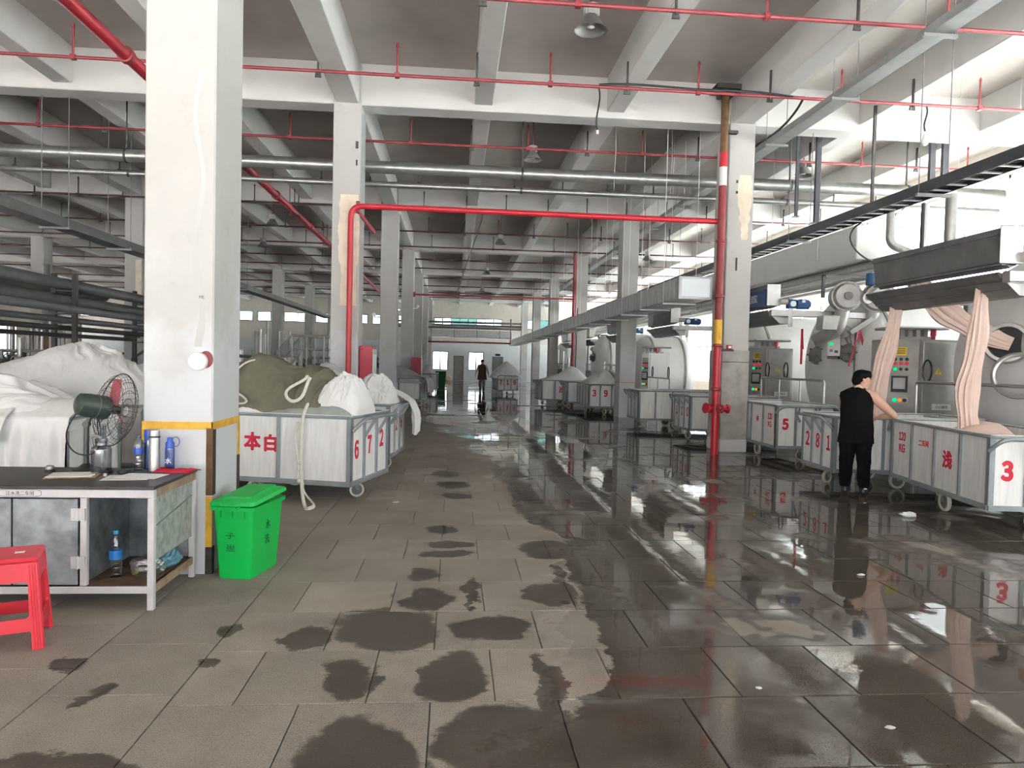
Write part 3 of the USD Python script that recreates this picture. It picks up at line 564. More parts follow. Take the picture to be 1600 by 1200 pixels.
# bell lamps (unlit)
def bell(x, y, z, label, s=1.0, m='galvanised'):
    t = thing('bell_lamp', label, 'lamp', (x, y, z))
    MB().lathe([(.09*s, .19*s), (.10*s, .16*s), (.16*s, .07*s), (.215*s, .0), (.222*s, -.004), (.208*s, .004), (.15*s, .066*s), (.085*s, .16*s)], 28).obj('reflector', m, t)
    mb = MB(); mb.lathe([(0, .33*s), (.10*s, .33*s), (.105*s, .31*s), (.10*s, .19*s), (.0, .19*s)], 20)
    for a in np.arange(0, 2*PI, PI/9): mb.bar((.104*s*math.cos(a), .104*s*math.sin(a), .20*s), (.104*s*math.cos(a), .104*s*math.sin(a), .32*s), .01)
    mb.obj('housing', 'stainless_dull' if m == 'galvanised' else m, t); MB().lathe([(0, .02*s), (.05*s, .04*s), (.06*s, .1*s), (.04*s, .18*s)], 14).obj('bulb', 'white_plastic', t)
    MB().tube([(0, 0, .33*s), (0, 0, 6.84-z)], .011, 6).obj('stem', 'pipe_red', t)
bell(1.72, 9.4, 6.05, 'steel bell lamp hanging from the ceiling at the top edge of the view', 1.0)
bell(7.55, 15.0, 5.85, 'small bell lamp with a pale rim hanging on the right behind the cross beam', .95)
bell(1.6, 15.3, 6.0, 'bell lamp just above the large galvanised pipe over the aisle', .9, 'stainless_dull')
for k, (x, y, z) in enumerate([(-7.2, 27, 5.7), (-6.8, 34, 5.5), (-9.4, 31, 5.5), (1.5, 24.5, 5.7), (1.4, 33, 5.7), (1.5, 41, 5.7), (7.4, 27, 5.7), (-5.6, 22, 5.6), (-13.5, 20, 5.5)]):
    bell(x, y, z, ['dark bell lamp in the left bays, behind the thick red main', 'dark bell lamp deeper in the left bays, above a high window', 'dark bell lamp left of the deeper one in the left bays', 'bell lamp over the middle of the aisle, nearest one beyond the pipes', 'bell lamp over the middle of the far aisle, second one beyond the pipes', 'bell lamp over the aisle close to the far end', 'bell lamp above the far dyeing machines', 'pale bell lamp beside the thick red main on the left', 'bell lamp far left above the pipe rack'][k], .95, 'machine_dark' if k in (0, 1, 2) else 'galvanised')
def bulb(x, y, z0, z1, label, lit=True):
    t = thing('bulb_on_cable', label, 'lamp', (x, y, 0))
    MB().tube(spline([(0, 0, z0), (.02, 0, z0-(z0-z1)*.3), (-.015, 0, z0-(z0-z1)*.65), (0, 0, z1)], 20), .014, 7).obj('cable', 'black_plastic', t)
    if lit: MB().lathe([(0, z1-.005), (.024, z1-.005), (.024, z1-.08), (0, z1-.08)], 12).obj('socket', 'white_plastic', t); MB().lathe([(.022, z1-.08), (.05, z1-.14), (.058, z1-.18), (.045, z1-.22), (.02, z1-.24), (0, z1-.243)], 18).obj('bulb', 'white_plastic', t)
    else: MB().lathe([(0, z1+.01), (.02, z1+.01), (.02, z1-.05), (0, z1-.05)], 10).obj('plug', 'white_plastic', t)
bulb(7.75, 11.26, 6.04, 5.62, 'white bulb on a short black cable under the sprinkler pipe on the right')
bulb(2.21, 11.26, 6.04, 5.35, 'black cable with a white plug end dangling from the sprinkler pipe over the aisle', False)
mb = MB(); mb.tube(spline([(2.21, 11.23, 6.07), (3.0, 11.22, 6.10), (3.95, 11.22, 6.08), (4.9, 11.23, 6.09), (5.4, 11.24, 6.06), (5.66, 11.3, 6.08)], 40), .018, 6)
mb.obj('loose_cable', 'black_plastic', None, label='black cable strapped along the second sprinkler pipe over the aisle', cat='cable')
# hangers and drop rods seen against the light on the right, pale strings
for k, (x, y, z0, z1, m, w) in enumerate([(6.62, 13.4, 4.6, 6.86, 'tray_dark', .06), (7.3, 13.9, 4.6, 6.86, 'tray_dark', .10), (9.53, 13.6, 5.35, 6.86, 'tray_dark', .11), (9.80, 13.6, 5.4, 6.86, 'tray_dark', .11), (7.5, 12.3, 4.4, 6.4, 'dark_iron', .05)]):
    mb = MB(); mb.span((x-w/2, y-w/3, z0), (x+w/2, y+w/3, z1)); mb.span((x-w, y-w, z0-.015), (x+w, y+w, z0))
    mb.obj('drop_hanger', m, None, label=['thin dark hanger bar left of the bulb, just behind the beam', 'dark channel hanger behind the cross beam on the right', 'left of two dark box hangers above the ladder tray', 'right of two dark box hangers above the ladder tray', 'thin iron hanger bar right in front of the cross beam'][k], cat='hanger')
for k, (x, y, z0, z1) in enumerate([(8.9, 12.0, 4.3, 6.86), (9.7, 11.6, 4.6, 6.86), (4.45, 14.6, 5.0, 6.86), (4.75, 14.6, 4.6, 6.86), (3.2, 14.4, 5.2, 6.86), (7.1, 15.5, 4.2, 6.86), (8.2, 15.5, 4.1, 6.86)]):
    mb = MB(); mb.tube([(x, y, z0), (x+.02, y, (z0+z1)/2), (x, y, z1)], .006, 5); mb.obj('hanging_wire', 'thread_pale', None, label=f'pale wire hanging from the ceiling, {ORD[k]} of the thin wires' if k > 1 else ['left of the two pale strings hanging near the white bulb', 'right of the two pale strings hanging near the white bulb'][k], cat='wire')
mb = MB(); mb.tube([(.9, 22, 6.86), (.75, 22, 6.0), (.5, 22, 5.2), (.2, 22, 4.3), (.0, 22, 3.6)], .015, 6); mb.obj('hanging_cable', 'dark_iron', None, label='dark cable dangling obliquely over the middle of the aisle', cat='cable')
# ------------------------------------------------------------------ laundry carts
ZB, ZR = .245, .95
def cart(label, ox, oy, rz, L=2.2, W=1.08, nl=4, texts=(), handles=(True, False), wheels=True):
    """origin at a corner of the end x=0; texts: (face, panel, text, height, z, bold)"""
    t = thing('laundry_cart', label, 'cart', (ox, oy, 0), rz, kind=None)
    tub = MB(); e = .012
    tub.span((e, e, ZB), (L-e, W-e, ZB+.02)); bow = .0
    for a, b in (((e, e), (L-e, e+.006)), ((e, W-e-.006), (L-e, W-e)), ((e, e), (e+.006, W-e)), ((L-e-.006, e), (L-e, W-e))): tub.span((*a, ZB), (*b, ZR+.012))
    for a, b in (((-e, -e), (L+e, e)), ((-e, W-e), (L+e, W+e)), ((-e, -e), (e, W+e)), ((L-e, -e), (L+e, W+e))): tub.span((*a, ZR+.026), (*b, ZR+.036), bev=.004)
    tub.obj('tub', 'cart_liner', t)
    w = .05
    for x, y in ((0, 0), (L, 0), (0, W), (L, W)):
        mb = MB(); sx, sy = (1 if x == 0 else -1), (1 if y == 0 else -1)
        mb.span((x-.006*sx, y-.006*sy, ZB-.03), (x+w*sx, y+.006*sy, ZR)); mb.span((x-.006*sx, y-.006*sy, ZB-.03), (x+.006*sx, y+w*sy, ZR)); mb.obj('corner_post', 'cart_frame', t)
    for k in range(1, nl):
        for y in (0, W): MB().box((L*k/nl, y, (ZB+ZR)/2-.02), (.042, .022, ZR-ZB+.02), bev=.005).obj('post', 'cart_frame', t)
    for k in (1, 2):
        for x in (0, L): MB().box((x, W*k/3, (ZB+ZR)/2-.02), (.022, .042, ZR-ZB+.02), bev=.005).obj('post', 'cart_frame', t)
    mb = MB()
    for a, b in (((0, 0), (L, 0)), ((0, W), (L, W)), ((0, 0), (0, W)), ((L, 0), (L, W))): mb.bar((*a, ZB-.005), (*b, ZB-.005), .035, .05)
    for k in (1, 2): mb.bar((0, W*k/3, ZB-.02), (L, W*k/3, ZB-.02), .04, .04)
    mb.obj('base_frame', 'cart_frame', t)
    MB().tube(fillet([(.06, -.006, ZR+.012), (L, -.006, ZR+.012), (L, W+.006, ZR+.012), (0, W+.006, ZR+.012), (0, -.006, ZR+.012), (.06, -.006, ZR+.012)], .05, 4), .019, 8).obj('rim_rail', 'cart_frame', t)
    for end, on in zip((0, L), handles):
        if not on: continue
        s = -1 if end == 0 else 1; X = lambda d: end + s*d
        mb = MB(); mb.tube(fillet([(X(.03), -.03, ZR-.13), (X(.14), .05, ZR+.005), (X(.14), W-.05, ZR+.005), (X(.03), W+.03, ZR-.13)], .09, 6), .021, 9)
        for k in (1, 2): mb.bar((X(.14), W*k/3, ZR), (X(.008), W*k/3, ZR-.22), .03, .018, up=(0, 1, 0))
        mb.obj('push_handle', 'cart_frame', t)
    def wheel(x, y, r, ang):
        mb = MB(); T = axis((x, y, r), (math.cos(ang), math.sin(ang), 0))
        mb.lathe([(r*.72, -.018), (r*.95, -.022), (r, -.012), (r, .012), (r*.95, .022), (r*.72, .018), (r*.72, -.018)], 24, T); wo = mb.obj('wheel', 'wheel_cream', t)
        mb = MB(); mb.lathe([(0, -.012), (r*.74, -.008), (r*.74, .008), (0, .012)], 16, T); mb.lathe(cyl(r*.2, -.03, .03), 12, T); mb.obj('hub', 'machine_dark', wo)
        mb = MB(); d = np.array([math.cos(ang), math.sin(ang), 0]); 
        for q in (-.03, .03): mb.bar(np.array([x, y, r])+d*q, np.array([x, y, ZB-.03])+d*q, .035, .006)
        mb.box((x, y, ZB-.03), (.09, .09, .01)); mb.obj('fork', 'cart_frame', wo)
    if wheels:
        for x, y, r, a in ((.16, W/2, .085, PI/2+.5), (L-.16, W/2, .085, PI/2-.3), (L*.46, .10, .112, PI/2), (L*.46, W-.10, .112, PI/2)): wheel(x, y, r, a)
    for face, k, text, h, z, bold in texts:
        if face in ('y0', 'yW'):
            n = (0, -1, 0) if face == 'y0' else (0, 1, 0); u = (k+.5)/nl*L if face == 'y0' else L-(k+.5)/nl*L; o = (u, (.012 if face == 'y0' else W-.012), z); o = (o[0], o[1]+(-.001 if face == 'y0' else .001), z)
        else:
            n = (-1, 0, 0) if face == 'x0' else (1, 0, 0); u = W-(k+.5)/3*W if face == 'x0' else (k+.5)/3*W; o = (.011 if face == 'x0' else L-.011, u, z)
        mb = MB(); mb.add(*lettering(text, h, .0015, bold, .85 if text.isdigit() else 1.0), wall_face(o, n)); mb.obj('stencil_lettering', 'spray_red', t)
    return t
r = math.radians
cart('grey laundry cart numbered 672 with red characters on its long side, loaded with olive sacks', -.80, 8.72, r(164.5), L=2.55, W=1.10, nl=3, texts=[('yW', 1.124, '本', .205, .66, 3), ('yW', 1.382, '白', .195, .65, 3), ('x0', 0, '6', .21, .60, 3), ('x0', 1, '7', .21, .62, 3), ('x0', 2, '2', .21, .66, 3)])
cart('grey laundry cart right behind the one numbered 672, white cloth spilling over its end', -.76, 11.0, r(173.5), L=2.3, W=1.12, nl=3, texts=[('x0', 1, '2', .2, .66, 3), ('x0', 2, '6', .2, .66, 3)])
cart('laundry cart at the far left, front side half hidden by hanging white cloth', -6.1, 6.95, 0.0, L=2.45, W=1.1, nl=4, texts=[('y0', 2.7, '9', .22, .66, 3), ('y0', 2, '5', .22, .58, 3)])
cart('laundry cart under the tall white heap behind the desk fan', -6.2, 8.75, r(3), L=2.6, W=1.15, nl=4)
cart('laundry cart covered by a grey sheet in the left row down the aisle', -.98, 25.5, r(171), L=2.3, W=1.1, nl=3, texts=[('x0', 0, '4', .2, .66, 3)])
cart('small-looking laundry cart with a red 3 at the far left side of the aisle', -.82, 34.5, r(90), L=2.2, W=1.0, nl=3, texts=[('x0', 1, '3', .25, .62, 3)])
cart('white laundry cart in the right foreground marked 120 KG and 3, receiving pink cloth', 6.48, 6.48, r(80.3), L=2.2, W=1.08, nl=4, handles=(True, True), texts=[('yW', 0, '120', .11, .77, 2), ('yW', 0, 'KG', .11, .62, 3), ('yW', 1, '二车间', .082, .74, 2), ('yW', 2, '浅', .2, .62, 3), ('x0', 0, '3', .21, .62, 4), ('x0', 1, '6', .21, .62, 4)])
cart('white laundry cart numbered 281 beside the man in black', 5.11, 9.06, r(-4), L=2.05, W=.98, nl=3, texts=[('x0', 0, '2', .21, .60, 2), ('x0', 1, '8', .21, .60, 2), ('x0', 2, '1', .21, .60, 2)])
cart('white laundry cart numbered 51 and marked 120 KG right of the bare concrete column', 6.64, 11.72, r(90), L=2.0, W=1.08, nl=4, texts=[('x0', 0, '5', .2, .64, 4), ('x0', 1, '1', .2, .64, 4), ('yW', 3, '120', .11, .76, 3), ('yW', 3, 'KG', .10, .62, 2), ('yW', 2, '间', .1, .68, 3)])
cart('white laundry cart numbered 110 just left of the red riser', 5.06, 14.72, 0.0, L=2.0, W=1.08, nl=4, texts=[('x0', 0, '1', .2, .62, 2), ('x0', 1, '1', .2, .62, 2), ('x0', 2, '0', .2, .62, 2)])
cart('plain white laundry cart with no number, seen side-on in front of the third right column', 4.66, 17.44, 0.0, L=2.2, W=1.08, nl=5)
cart('laundry cart numbered 393 heaped with pale cloth, half behind a column', 5.42, 22.2, r(90), L=2.1, W=1.12, nl=4, texts=[('x0', 0, '3', .22, .68, 3), ('x0', 1, '9', .22, .68, 3), ('x0', 2, '3', .22, .68, 3)])
cart('laundry cart showing only its push handle end behind the 393 cart', 3.98, 24.55, 0.0, L=2.0, W=1.05, nl=4)
cart('heaped laundry cart with a single red character on its side, beyond the 393 cart', 3.28, 26.2, r(6), L=2.1, W=1.05, nl=4, texts=[('y0', 1, '浅', .25, .62, 3)])
cart('laundry cart numbered 719 standing in the far aisle under a white heap', 3.12, 34.3, r(93), L=2.1, W=1.02, nl=4, texts=[('x0', 0, '7', .25, .62, 3), ('x0', 1, '1', .25, .62, 3), ('x0', 2, '9', .25, .62, 3)])

# ------------------------------------------------------------------ cloth
def folds(U, V, seed, freq=9.0, ang=.6, warp=1.0, mode='strand'):
    Z0 = 0*U+seed*1.7
    if mode == 'crumple':
        out = 0
        for k, (f_, a_) in enumerate(((5, .55), (10, .3), (21, .16))): out = out + a_*(1-2*np.abs(fbm(np.stack([U*f_, V*f_, Z0+k], -1), 2, seed+k)-.5)*2.2)
        return out
    w = fbm(np.stack([U*.9, V*.9, Z0], -1), 3, seed)-.5; w2 = fbm(np.stack([U*2.2, V*2.2, Z0+3], -1), 3, seed+5)-.5
    th = ang + 1.5*warp*w; a = U*np.cos(th)+V*np.sin(th)
    ph = freq*a + 3.2*w2*warp; r1 = 1-np.abs(np.sin(ph)); r2 = 1-np.abs(np.sin(2.7*ph+2.0*w2)); r3 = 1-np.abs(np.sin(6.1*ph+5*w2))
    m = np.clip((fbm(np.stack([U*1.6, V*1.6, Z0+6], -1), 2, seed+9)-.5)*3+.6, .15, 1)
    return .30 + m*(.50*(r1-.4)+.26*(r2-.4)+.13*(r3-.4)) + .35*(fbm(np.stack([U*4, V*4, Z0], -1), 3, seed+2)-.5)
def heap(name, label, cat, mat, T, x0, x1, y0, y1, zb, top, seed, fold=.035, freq=9.0, ang=.6, n=70, warp=1.0, pw=2.2, parent=None, skew=None, over=0.0, lump=.35, mode='strand'):
    """a heap of cloth: closed shell over a rectangle; top(u, v) height over zb in metres, u and v in -1..1"""
    u, v = np.meshgrid(np.linspace(-1, 1, n), np.linspace(-1, 1, max(12, int(n*(y1-y0)/(x1-x0)))), indexing='ij')
    s = np.maximum(np.abs(u), np.abs(v)); edge = (1-np.abs(u)**pw)*(1-np.abs(v)**pw)
    edge = np.clip(edge, 0, 1)**.55
    X, Y = (x0+x1)/2+u*(x1-x0)/2, (y0+y1)/2+v*(y1-y0)/2
    H = top(u, v)*edge*(1+lump*(fbm(np.stack([X*2.6, Y*2.6, 0*X+seed], -1), 3, seed)-.5)); f = folds(X, Y, seed, freq, ang, warp, mode)
    Z = zb + H + fold*(f-.45)*np.clip(edge*2.2, 0, 1)
    if over:
        k = np.clip((H/np.maximum(H.max(), .01)), 0, 1); X = X + over*np.sign(u)*np.clip(np.abs(u)-.2, 0, 1)*k*(1-k)*2; Y = Y + over*np.sign(v)*np.clip(np.abs(v)-.2, 0, 1)*k*(1-k)*2
    if skew is not None: X = X + skew[0]*H; Y = Y + skew[1]*H
    P = np.stack([X, Y, Z], -1); mb = MB(); mb.grid(P)
    B = P.copy(); B[..., 2] = zb - .05; mb.grid(B, flip=True)
    mb.v = [q @ T[:3, :3].T + T[:3, 3] for q in mb.v]
    # side skirt
    ring = [(i, 0) for i in range(P.shape[0])] + [(P.shape[0]-1, j) for j in range(1, P.shape[1])] + [(i, P.shape[1]-1) for i in range(P.shape[0]-2, -1, -1)] + [(0, j) for j in range(P.shape[1]-2, 0, -1)]
    N = P.shape[0]*P.shape[1]; idx = [i*P.shape[1]+j for i, j in ring]; f2 = [[a, b, b+N, a+N] for a, b in zip(idx, idx[1:]+idx[:1])]
    V = np.vstack(mb.v); mb2 = MB(); mb2.round = True; mb2.add(V, np.vstack([*mb.f, np.array([[q[0], q[2], q[1]] for q in f2]), np.array([[q[0], q[3], q[2]] for q in f2])]))
    return mb2.obj(name, mat, parent, smooth=True, label=label, cat=cat)
def drape(name, label, cat, mat, T, x0, x1, L, seed, inside=.3, rise=.05, waves=5, amp=.03, n=48, parent=None, jag=.25, belly=.05, zr=ZR, flare=0.0):
    """cloth laid over a rim along local x (rim at y=0, hanging towards -y)"""
    s = np.linspace(0, 1, n); q = np.linspace(0, 1, 40); S, Q = np.meshgrid(s, q, indexing='ij')
    Ls = L*(1-jag*fbm(np.stack([S*3, S*0, S*0], -1), 3, seed))
    tot = inside + Ls; d = Q*tot; hang = np.clip(d-inside, 0, None); ins = np.clip(inside-d, 0, None)
    w = np.sin(S*waves*2*PI + 2.5*fbm(np.stack([S*4, Q*1.5, 0*S], -1), 3, seed)*2)*amp + .03*(fbm(np.stack([S*9, Q*5, 0*S], -1), 3, seed+3)-.5)
    Y = ins*.95 - .035 - belly*np.sin(np.clip(hang/np.maximum(Ls, .01), 0, 1)*PI*.6) - w*np.clip(hang*5, 0, 1) - .02*np.clip(hang*6, 0, 1); Z = zr+.03 + rise*np.sin(np.clip(ins/inside, 0, 1)*PI*.5) - hang + .25*w*np.clip(ins*4, 0, 1)
    X = x0 + (x1-x0)*(S + flare*(S-.5)*hang) + .02*(fbm(np.stack([S*3, Q*4, 1+0*S], -1), 2, seed+8)-.5)
    P = np.stack([X, Y, Z], -1); mb = MB(); mb.grid(P, T); P2 = P + np.array([0, .004, -.004]); mb.grid(P2, T, flip=True)
    return mb.obj(name, mat, parent, smooth=True, label=label, cat=cat)
C672 = place((-.80, 8.72, 0), r(164.5)); C2 = place((-.76, 11.0, 0), r(173.5)); CA = place((-6.1, 6.95, 0)); CB = place((-6.2, 8.75, 0), r(3)); C3 = place((-.98, 25.5, 0), r(171))
g = lambda u, c, w: np.exp(-((u-c)/w)**2)
# olive sacks: local x runs left from the numbered end, y towards the camera
heap('olive_sack', 'big olive canvas sack heaped on the cart numbered 672', 'sack', 'tarp_olive', C672, .10, 2.42, .06, 1.03, .90, lambda u, v: .46 + .30*g(u, .12, .5) + .12*g(u, -.65, .3) + .10*g(u, -.75, .3) - .10*g(u, .95, .4) - .06*g(v, .9, .4), 3, .13, 4.6, .9, 170, 2.2, over=.1, lump=.3)
heap('white_bundle', 'crumpled bright white cloth bundle on the right corner of the cart numbered 672', 'cloth', 'cloth_white', C672, .0, .60, .40, 1.0, .93, lambda u, v: .40 - .17*u + .05*v, 12, .15, 12.0, .3, 150, 1.9, 2.0, over=.10, lump=.25, mode='crumple')
heap('sage_liner', 'sage green cloth bulging over the front rim of the cart numbered 672', 'cloth', 'cloth_sage', C672, .02, 1.05, .76, 1.085, .95, lambda u, v: .14+.07*g(u, -.8, .4), 15, .03, 9.0, 1.2, 80, 1.0)
heap('white_strip', 'white cloth strip along the front rim of the 672 cart, left of the sage cloth', 'cloth', 'cloth_white', C672, 1.0, 2.3, .86, 1.08, .93, lambda u, v: .13+.03*np.sin(u*7), 18, .025, 14.0, .3, 60, .6)
t = thing('rope', 'white cloth tie over the rim of the 672 cart, trailing to the floor', 'rope', (-.80, 8.72, 0), r(164.5))
MB().tube(spline([(.56, .96, 1.12), (.55, 1.06, 1.04), (.545, 1.135, .93), (.555, 1.14, .7), (.56, 1.14, .45), (.54, 1.15, .25), (.50, 1.2, .10), (.42, 1.3, .012), (.35, 1.38, .015), (.33, 1.30, .02), (.40, 1.2, .06), (.52, 1.15, .24)], 60), .011, 7, sx=1.9).obj('strap', 'rope_white', t)
MB().tube(spline([(.60, 1.14, .9), (.61, 1.145, .6), (.585, 1.15, .42), (.60, 1.14, .3)], 24), .012, 7, sx=1.6).obj('strap', 'rope_white', t)
for z in (.46, .26): MB().lathe([(0, -.025), (.022, -.01), (.02, .015), (0, .025)], 10, C672 @ place((.575, 1.15, z))).obj('knot', 'rope_white', None, label=('upper' if z > .3 else 'lower') + ' knot of the white tie on the cart numbered 672', cat='knot')
def rope(name, label, pts, rr=.012):
    w = [C672[:3, :3] @ np.array(q) + C672[:3, 3] for q in pts]; MB().tube(spline(w, 50), rr, 7, sx=1.6).obj(name, 'rope_white', None, label=label, cat='rope')
rope('rope', 'white tie lying over the left olive sack of the cart numbered 672', [(1.35, .75, 1.56), (1.5, .9, 1.43), (1.56, .97, 1.31), (1.62, 1.02, 1.22), (1.75, 1.06, 1.12)])
rope('rope', 'white tie knotted in a loop on the front of the olive sack', [(2.3, 1.05, 1.15), (1.9, 1.06, 1.2), (1.62, 1.07, 1.2), (1.35, 1.08, 1.18), (1.25, 1.08, 1.10), (1.4, 1.09, 1.08), (1.6, 1.08, 1.19), (1.8, 1.1, 1.12), (2.25, 1.1, 1.05)])
rope('rope', 'white tie forming a triangle on the right olive sack', [(.62, .9, 1.40), (.72, .98, 1.30), (.80, 1.04, 1.2), (.72, 1.06, 1.12), (.64, 1.05, 1.14), (.60, .96, 1.28), (.58, .9, 1.38)])
heap('grey_heap', 'grey and white laundry heap on the second cart of the left row', 'cloth', 'cloth_grey', C2, .25, 2.2, .06, 1.06, .88, lambda u, v: .42 + .2*g(u, -.3, .5), 21, .08, 7.0, .5, 110, 1.7, mode='crumple')
heap('white_heap', 'white cloth lying at the right end of the second cart of the left row', 'cloth', 'cloth_white', C2, -.02, .62, .10, 1.10, .90, lambda u, v: .36 + .16*g(v, .3, .5), 23, .08, 9.0, .4, 110, 1.6, mode='crumple')
drape('white_drape', 'white cloth hanging over the end of the second cart of the left row', 'cloth', 'cloth_white', C2 @ frame((-.13, 0, 0), (0, -1, 0), (1, 0, 0), (0, 0, 1)), -.50, .0, .56, 31, .45, .18, 2, .025, 40, jag=.2)
heap('grey_sheet', 'grey sheet bundled over the third cart of the left row', 'cloth', 'cloth_grey', C3, -.02, 2.3, .0, 1.12, .85, lambda u, v: .45 + .12*g(u, 0, .5), 27, .05, 8.0, .7, 50)
drape('grey_drape', 'grey sheet hanging over the end of the third cart of the left row', 'cloth', 'cloth_grey', C3 @ frame((-.13, 0, 0), (0, -1, 0), (1, 0, 0), (0, 0, 1)), -1.1, .0, .55, 33, .4, .1, 4, .03, 40)
heap('white_heap', 'white heap peeping out behind the near column, left of the olive sack', 'cloth', 'cloth_white', place((-5.6, 10.9, 0)), 0, 2.6, 0, 1.4, .5, lambda u, v: 1.05+.2*g(u, .4, .5), 41, .05, 7.0, .5, 60)
# far left
heap('white_heap', 'tall white heap of twisted cloth behind the desk fan', 'cloth', 'cloth_white', CB, .0, 2.64, .02, 1.16, .90, lambda u, v: .60 + .22*g(u, .15, .5) - .12*g(u, .95, .3), 51, .13, 8.0, 1.15, 220, 1.2, 2.6, over=.12, lump=.2)
heap('white_heap', 'low white heap on the leftmost cart, sloping down towards the fan', 'cloth', 'cloth_white', CA, .4, 2.5, .0, 1.1, .90, lambda u, v: .46 - .30*np.clip(u, -.5, 1) + .05*g(v, -.4, .4), 53, .13, 8.0, -.5, 220, 1.3, 3.0, lump=.25)
drape('white_drape', 'white cloth hanging over the front of the leftmost cart', 'cloth', 'cloth_white', CA, 1.90, 2.50, .60, 55, .5, .16, 4, .022, 60, jag=.25)
drape('white_drape', 'narrow white cloth end hanging left of the wider one on the leftmost cart', 'cloth', 'cloth_white', CA @ place((0, -.05, 0)), 1.66, 1.96, .34, 58, .4, .14, 2, .03, 40, jag=.5)
heap('white_heap', 'pale cloth heap on the cart numbered 393', 'cloth', 'cloth_white', place((5.42, 22.2, 0), r(90)), .05, 2.1, .02, 1.1, .85, lambda u, v: .42+.16*g(v, -.3, .6), 61, .05, 9.0, .4, 50)
heap('white_heap', 'pale cloth heap on the cart with a single red character', 'cloth', 'cloth_white', place((3.28, 26.2, 0), r(6)), .02, 2.1, .02, 1.05, .85, lambda u, v: .35+.3*g(u, .3, .4), 63, .05, 9.0, .4, 50)
heap('white_heap', 'white heap overflowing the cart numbered 719 in the far aisle', 'cloth', 'cloth_white', place((3.12, 34.3, 0), r(93)), -.1, 2.1, -.2, 1.2, .85, lambda u, v: .55+.2*g(v, 0, .5), 65, .05, 7.0, .4, 40)
heap('white_heap', 'small white heap on the cart with a red 3 at the far left side', 'cloth', 'cloth_white', place((-.82, 34.5, 0), r(90)), .3, 2.1, .1, .9, .85, lambda u, v: .4+.1*g(v, 0, .5), 66, .05, 7.0, .4, 30)
heap('pink_heap', 'pale pink cloth gathering at the bottom of the right foreground cart', 'cloth', 'cloth_pink', place((6.48, 6.48, 0), r(80.3)), .35, 2.05, .05, 1.0, .55, lambda u, v: .34+.12*g(u, .0, .4), 71, .06, 14.0, .4, 80)
# ------------------------------------------------------------------ desk corner on the left
DX, DY0, DY1, DZ = -1.86, 4.52, 5.23, .78
t = thing('work_desk', 'worn metal work desk with a black top before the near column', 'desk', (0, 0, 0))
MB().span((-3.95, DY0-.03, DZ-.022), (DX+.025, DY1, DZ), bev=.004).obj('desk_top', 'desk_top', t)
mb = MB(); mb.span((-3.93, DY0-.02, DZ-.075), (DX+.02, DY0+.02, DZ-.022), bev=.004); mb.obj('front_rail', 'desk_white', t)
MB().span((DX-.018, DY0+.021, DZ-.074), (DX+.018, DY1-.02, DZ-.023)).obj('side_rail', 'wood', t)
for x, y in ((DX, DY0), (DX, DY1-.03), (-3.9, DY0), (-3.9, DY1-.03)): MB().span((x-.02, y-.02, 0), (x+.02, y+.02, DZ-.076), bev=.004).obj('leg', 'desk_white', t)
MB().span((-3.93, DY0-.015, .105), (DX, DY0+.015, .15), bev=.004).obj('lower_rail', 'desk_white', t)
MB().span((-3.93, DY0, .135), (DX, DY1-.02, .15)).obj('lower_shelf', 'brown_rust', t)
MB().span((DX-.014, DY0+.02, .10), (DX+.014, DY1-.04, .15)).obj('side_lower_rail', 'wood', t)
MB().span((-3.9, DY1-.035, .15), (DX, DY1-.025, DZ-.03)).obj('back_panel', 'desk_zinc', t)
MB().span((DX-.004, DY0+.02, .30), (DX+.004, DY1-.05, DZ-.075)).obj('side_panel', 'desk_mesh', t)
MB().bar((DX+.006, DY0+.03, .52), (DX+.006, DY1-.06, .60), .012, .004).obj('side_seam', 'desk_zinc', t)
MB().span((-2.29, DY0, .15), (-2.25, DY0+.035, DZ-.075), bev=.003).obj('door_jamb', 'desk_white', t)
MB().span((-2.30, DY0+.03, .15), (-2.29, DY1-.04, DZ-.03)).obj('partition', 'desk_zinc', t)
for x0, x1 in ((-2.68, -2.30), (-3.08, -2.69), (-3.88, -3.10)):
    d = MB().span((x0, DY0-.008, .16), (x1, DY0+.008, DZ-.085), bev=.003).obj('door', 'desk_zinc', t)
    if x1 < -2.5:
        mb = MB(); mb.lathe([(0, 0), (.012, .0), (.014, .012), (0, .02)], 10, axis((x1-.05, DY0-.008, .36), (0, -1, 0))); mb.obj('latch', 'stainless', d)
for z in (.60, .30):
    mb = MB()
    for x in (-2.318, -2.272): mb.box((x, DY0-.011, z), (.036, .006, .075)); [mb.lathe(cyl(.006, 0, .004), 8, axis((x, DY0-.013, z+q), (0, -1, 0))) for q in (-.026, 0, .026)]
    mb.tube([(-2.295, DY0-.014, z-.04), (-2.295, DY0-.014, z+.04)], .006, 8); mb.obj('hinge', 'desk_white', t)
mb = MB(); mb.add(*lettering('江水洗二车间', .026, .001, 0, 1.0), wall_face((-2.63, DY0-.0205, DZ-.048), (0, -1, 0)))
a = np.linspace(0, 2*PI, 33)[:-1]; mb.tube([(-2.63+.125*np.sign(math.cos(q))*abs(math.cos(q))**.4, DY0-.0205, DZ-.048+.021*np.sign(math.sin(q))*abs(math.sin(q))**.5) for q in a], .0012, 4, closed=True); mb.obj('handwriting', 'ink', t, label='handwritten words in an oval on the desk rail')
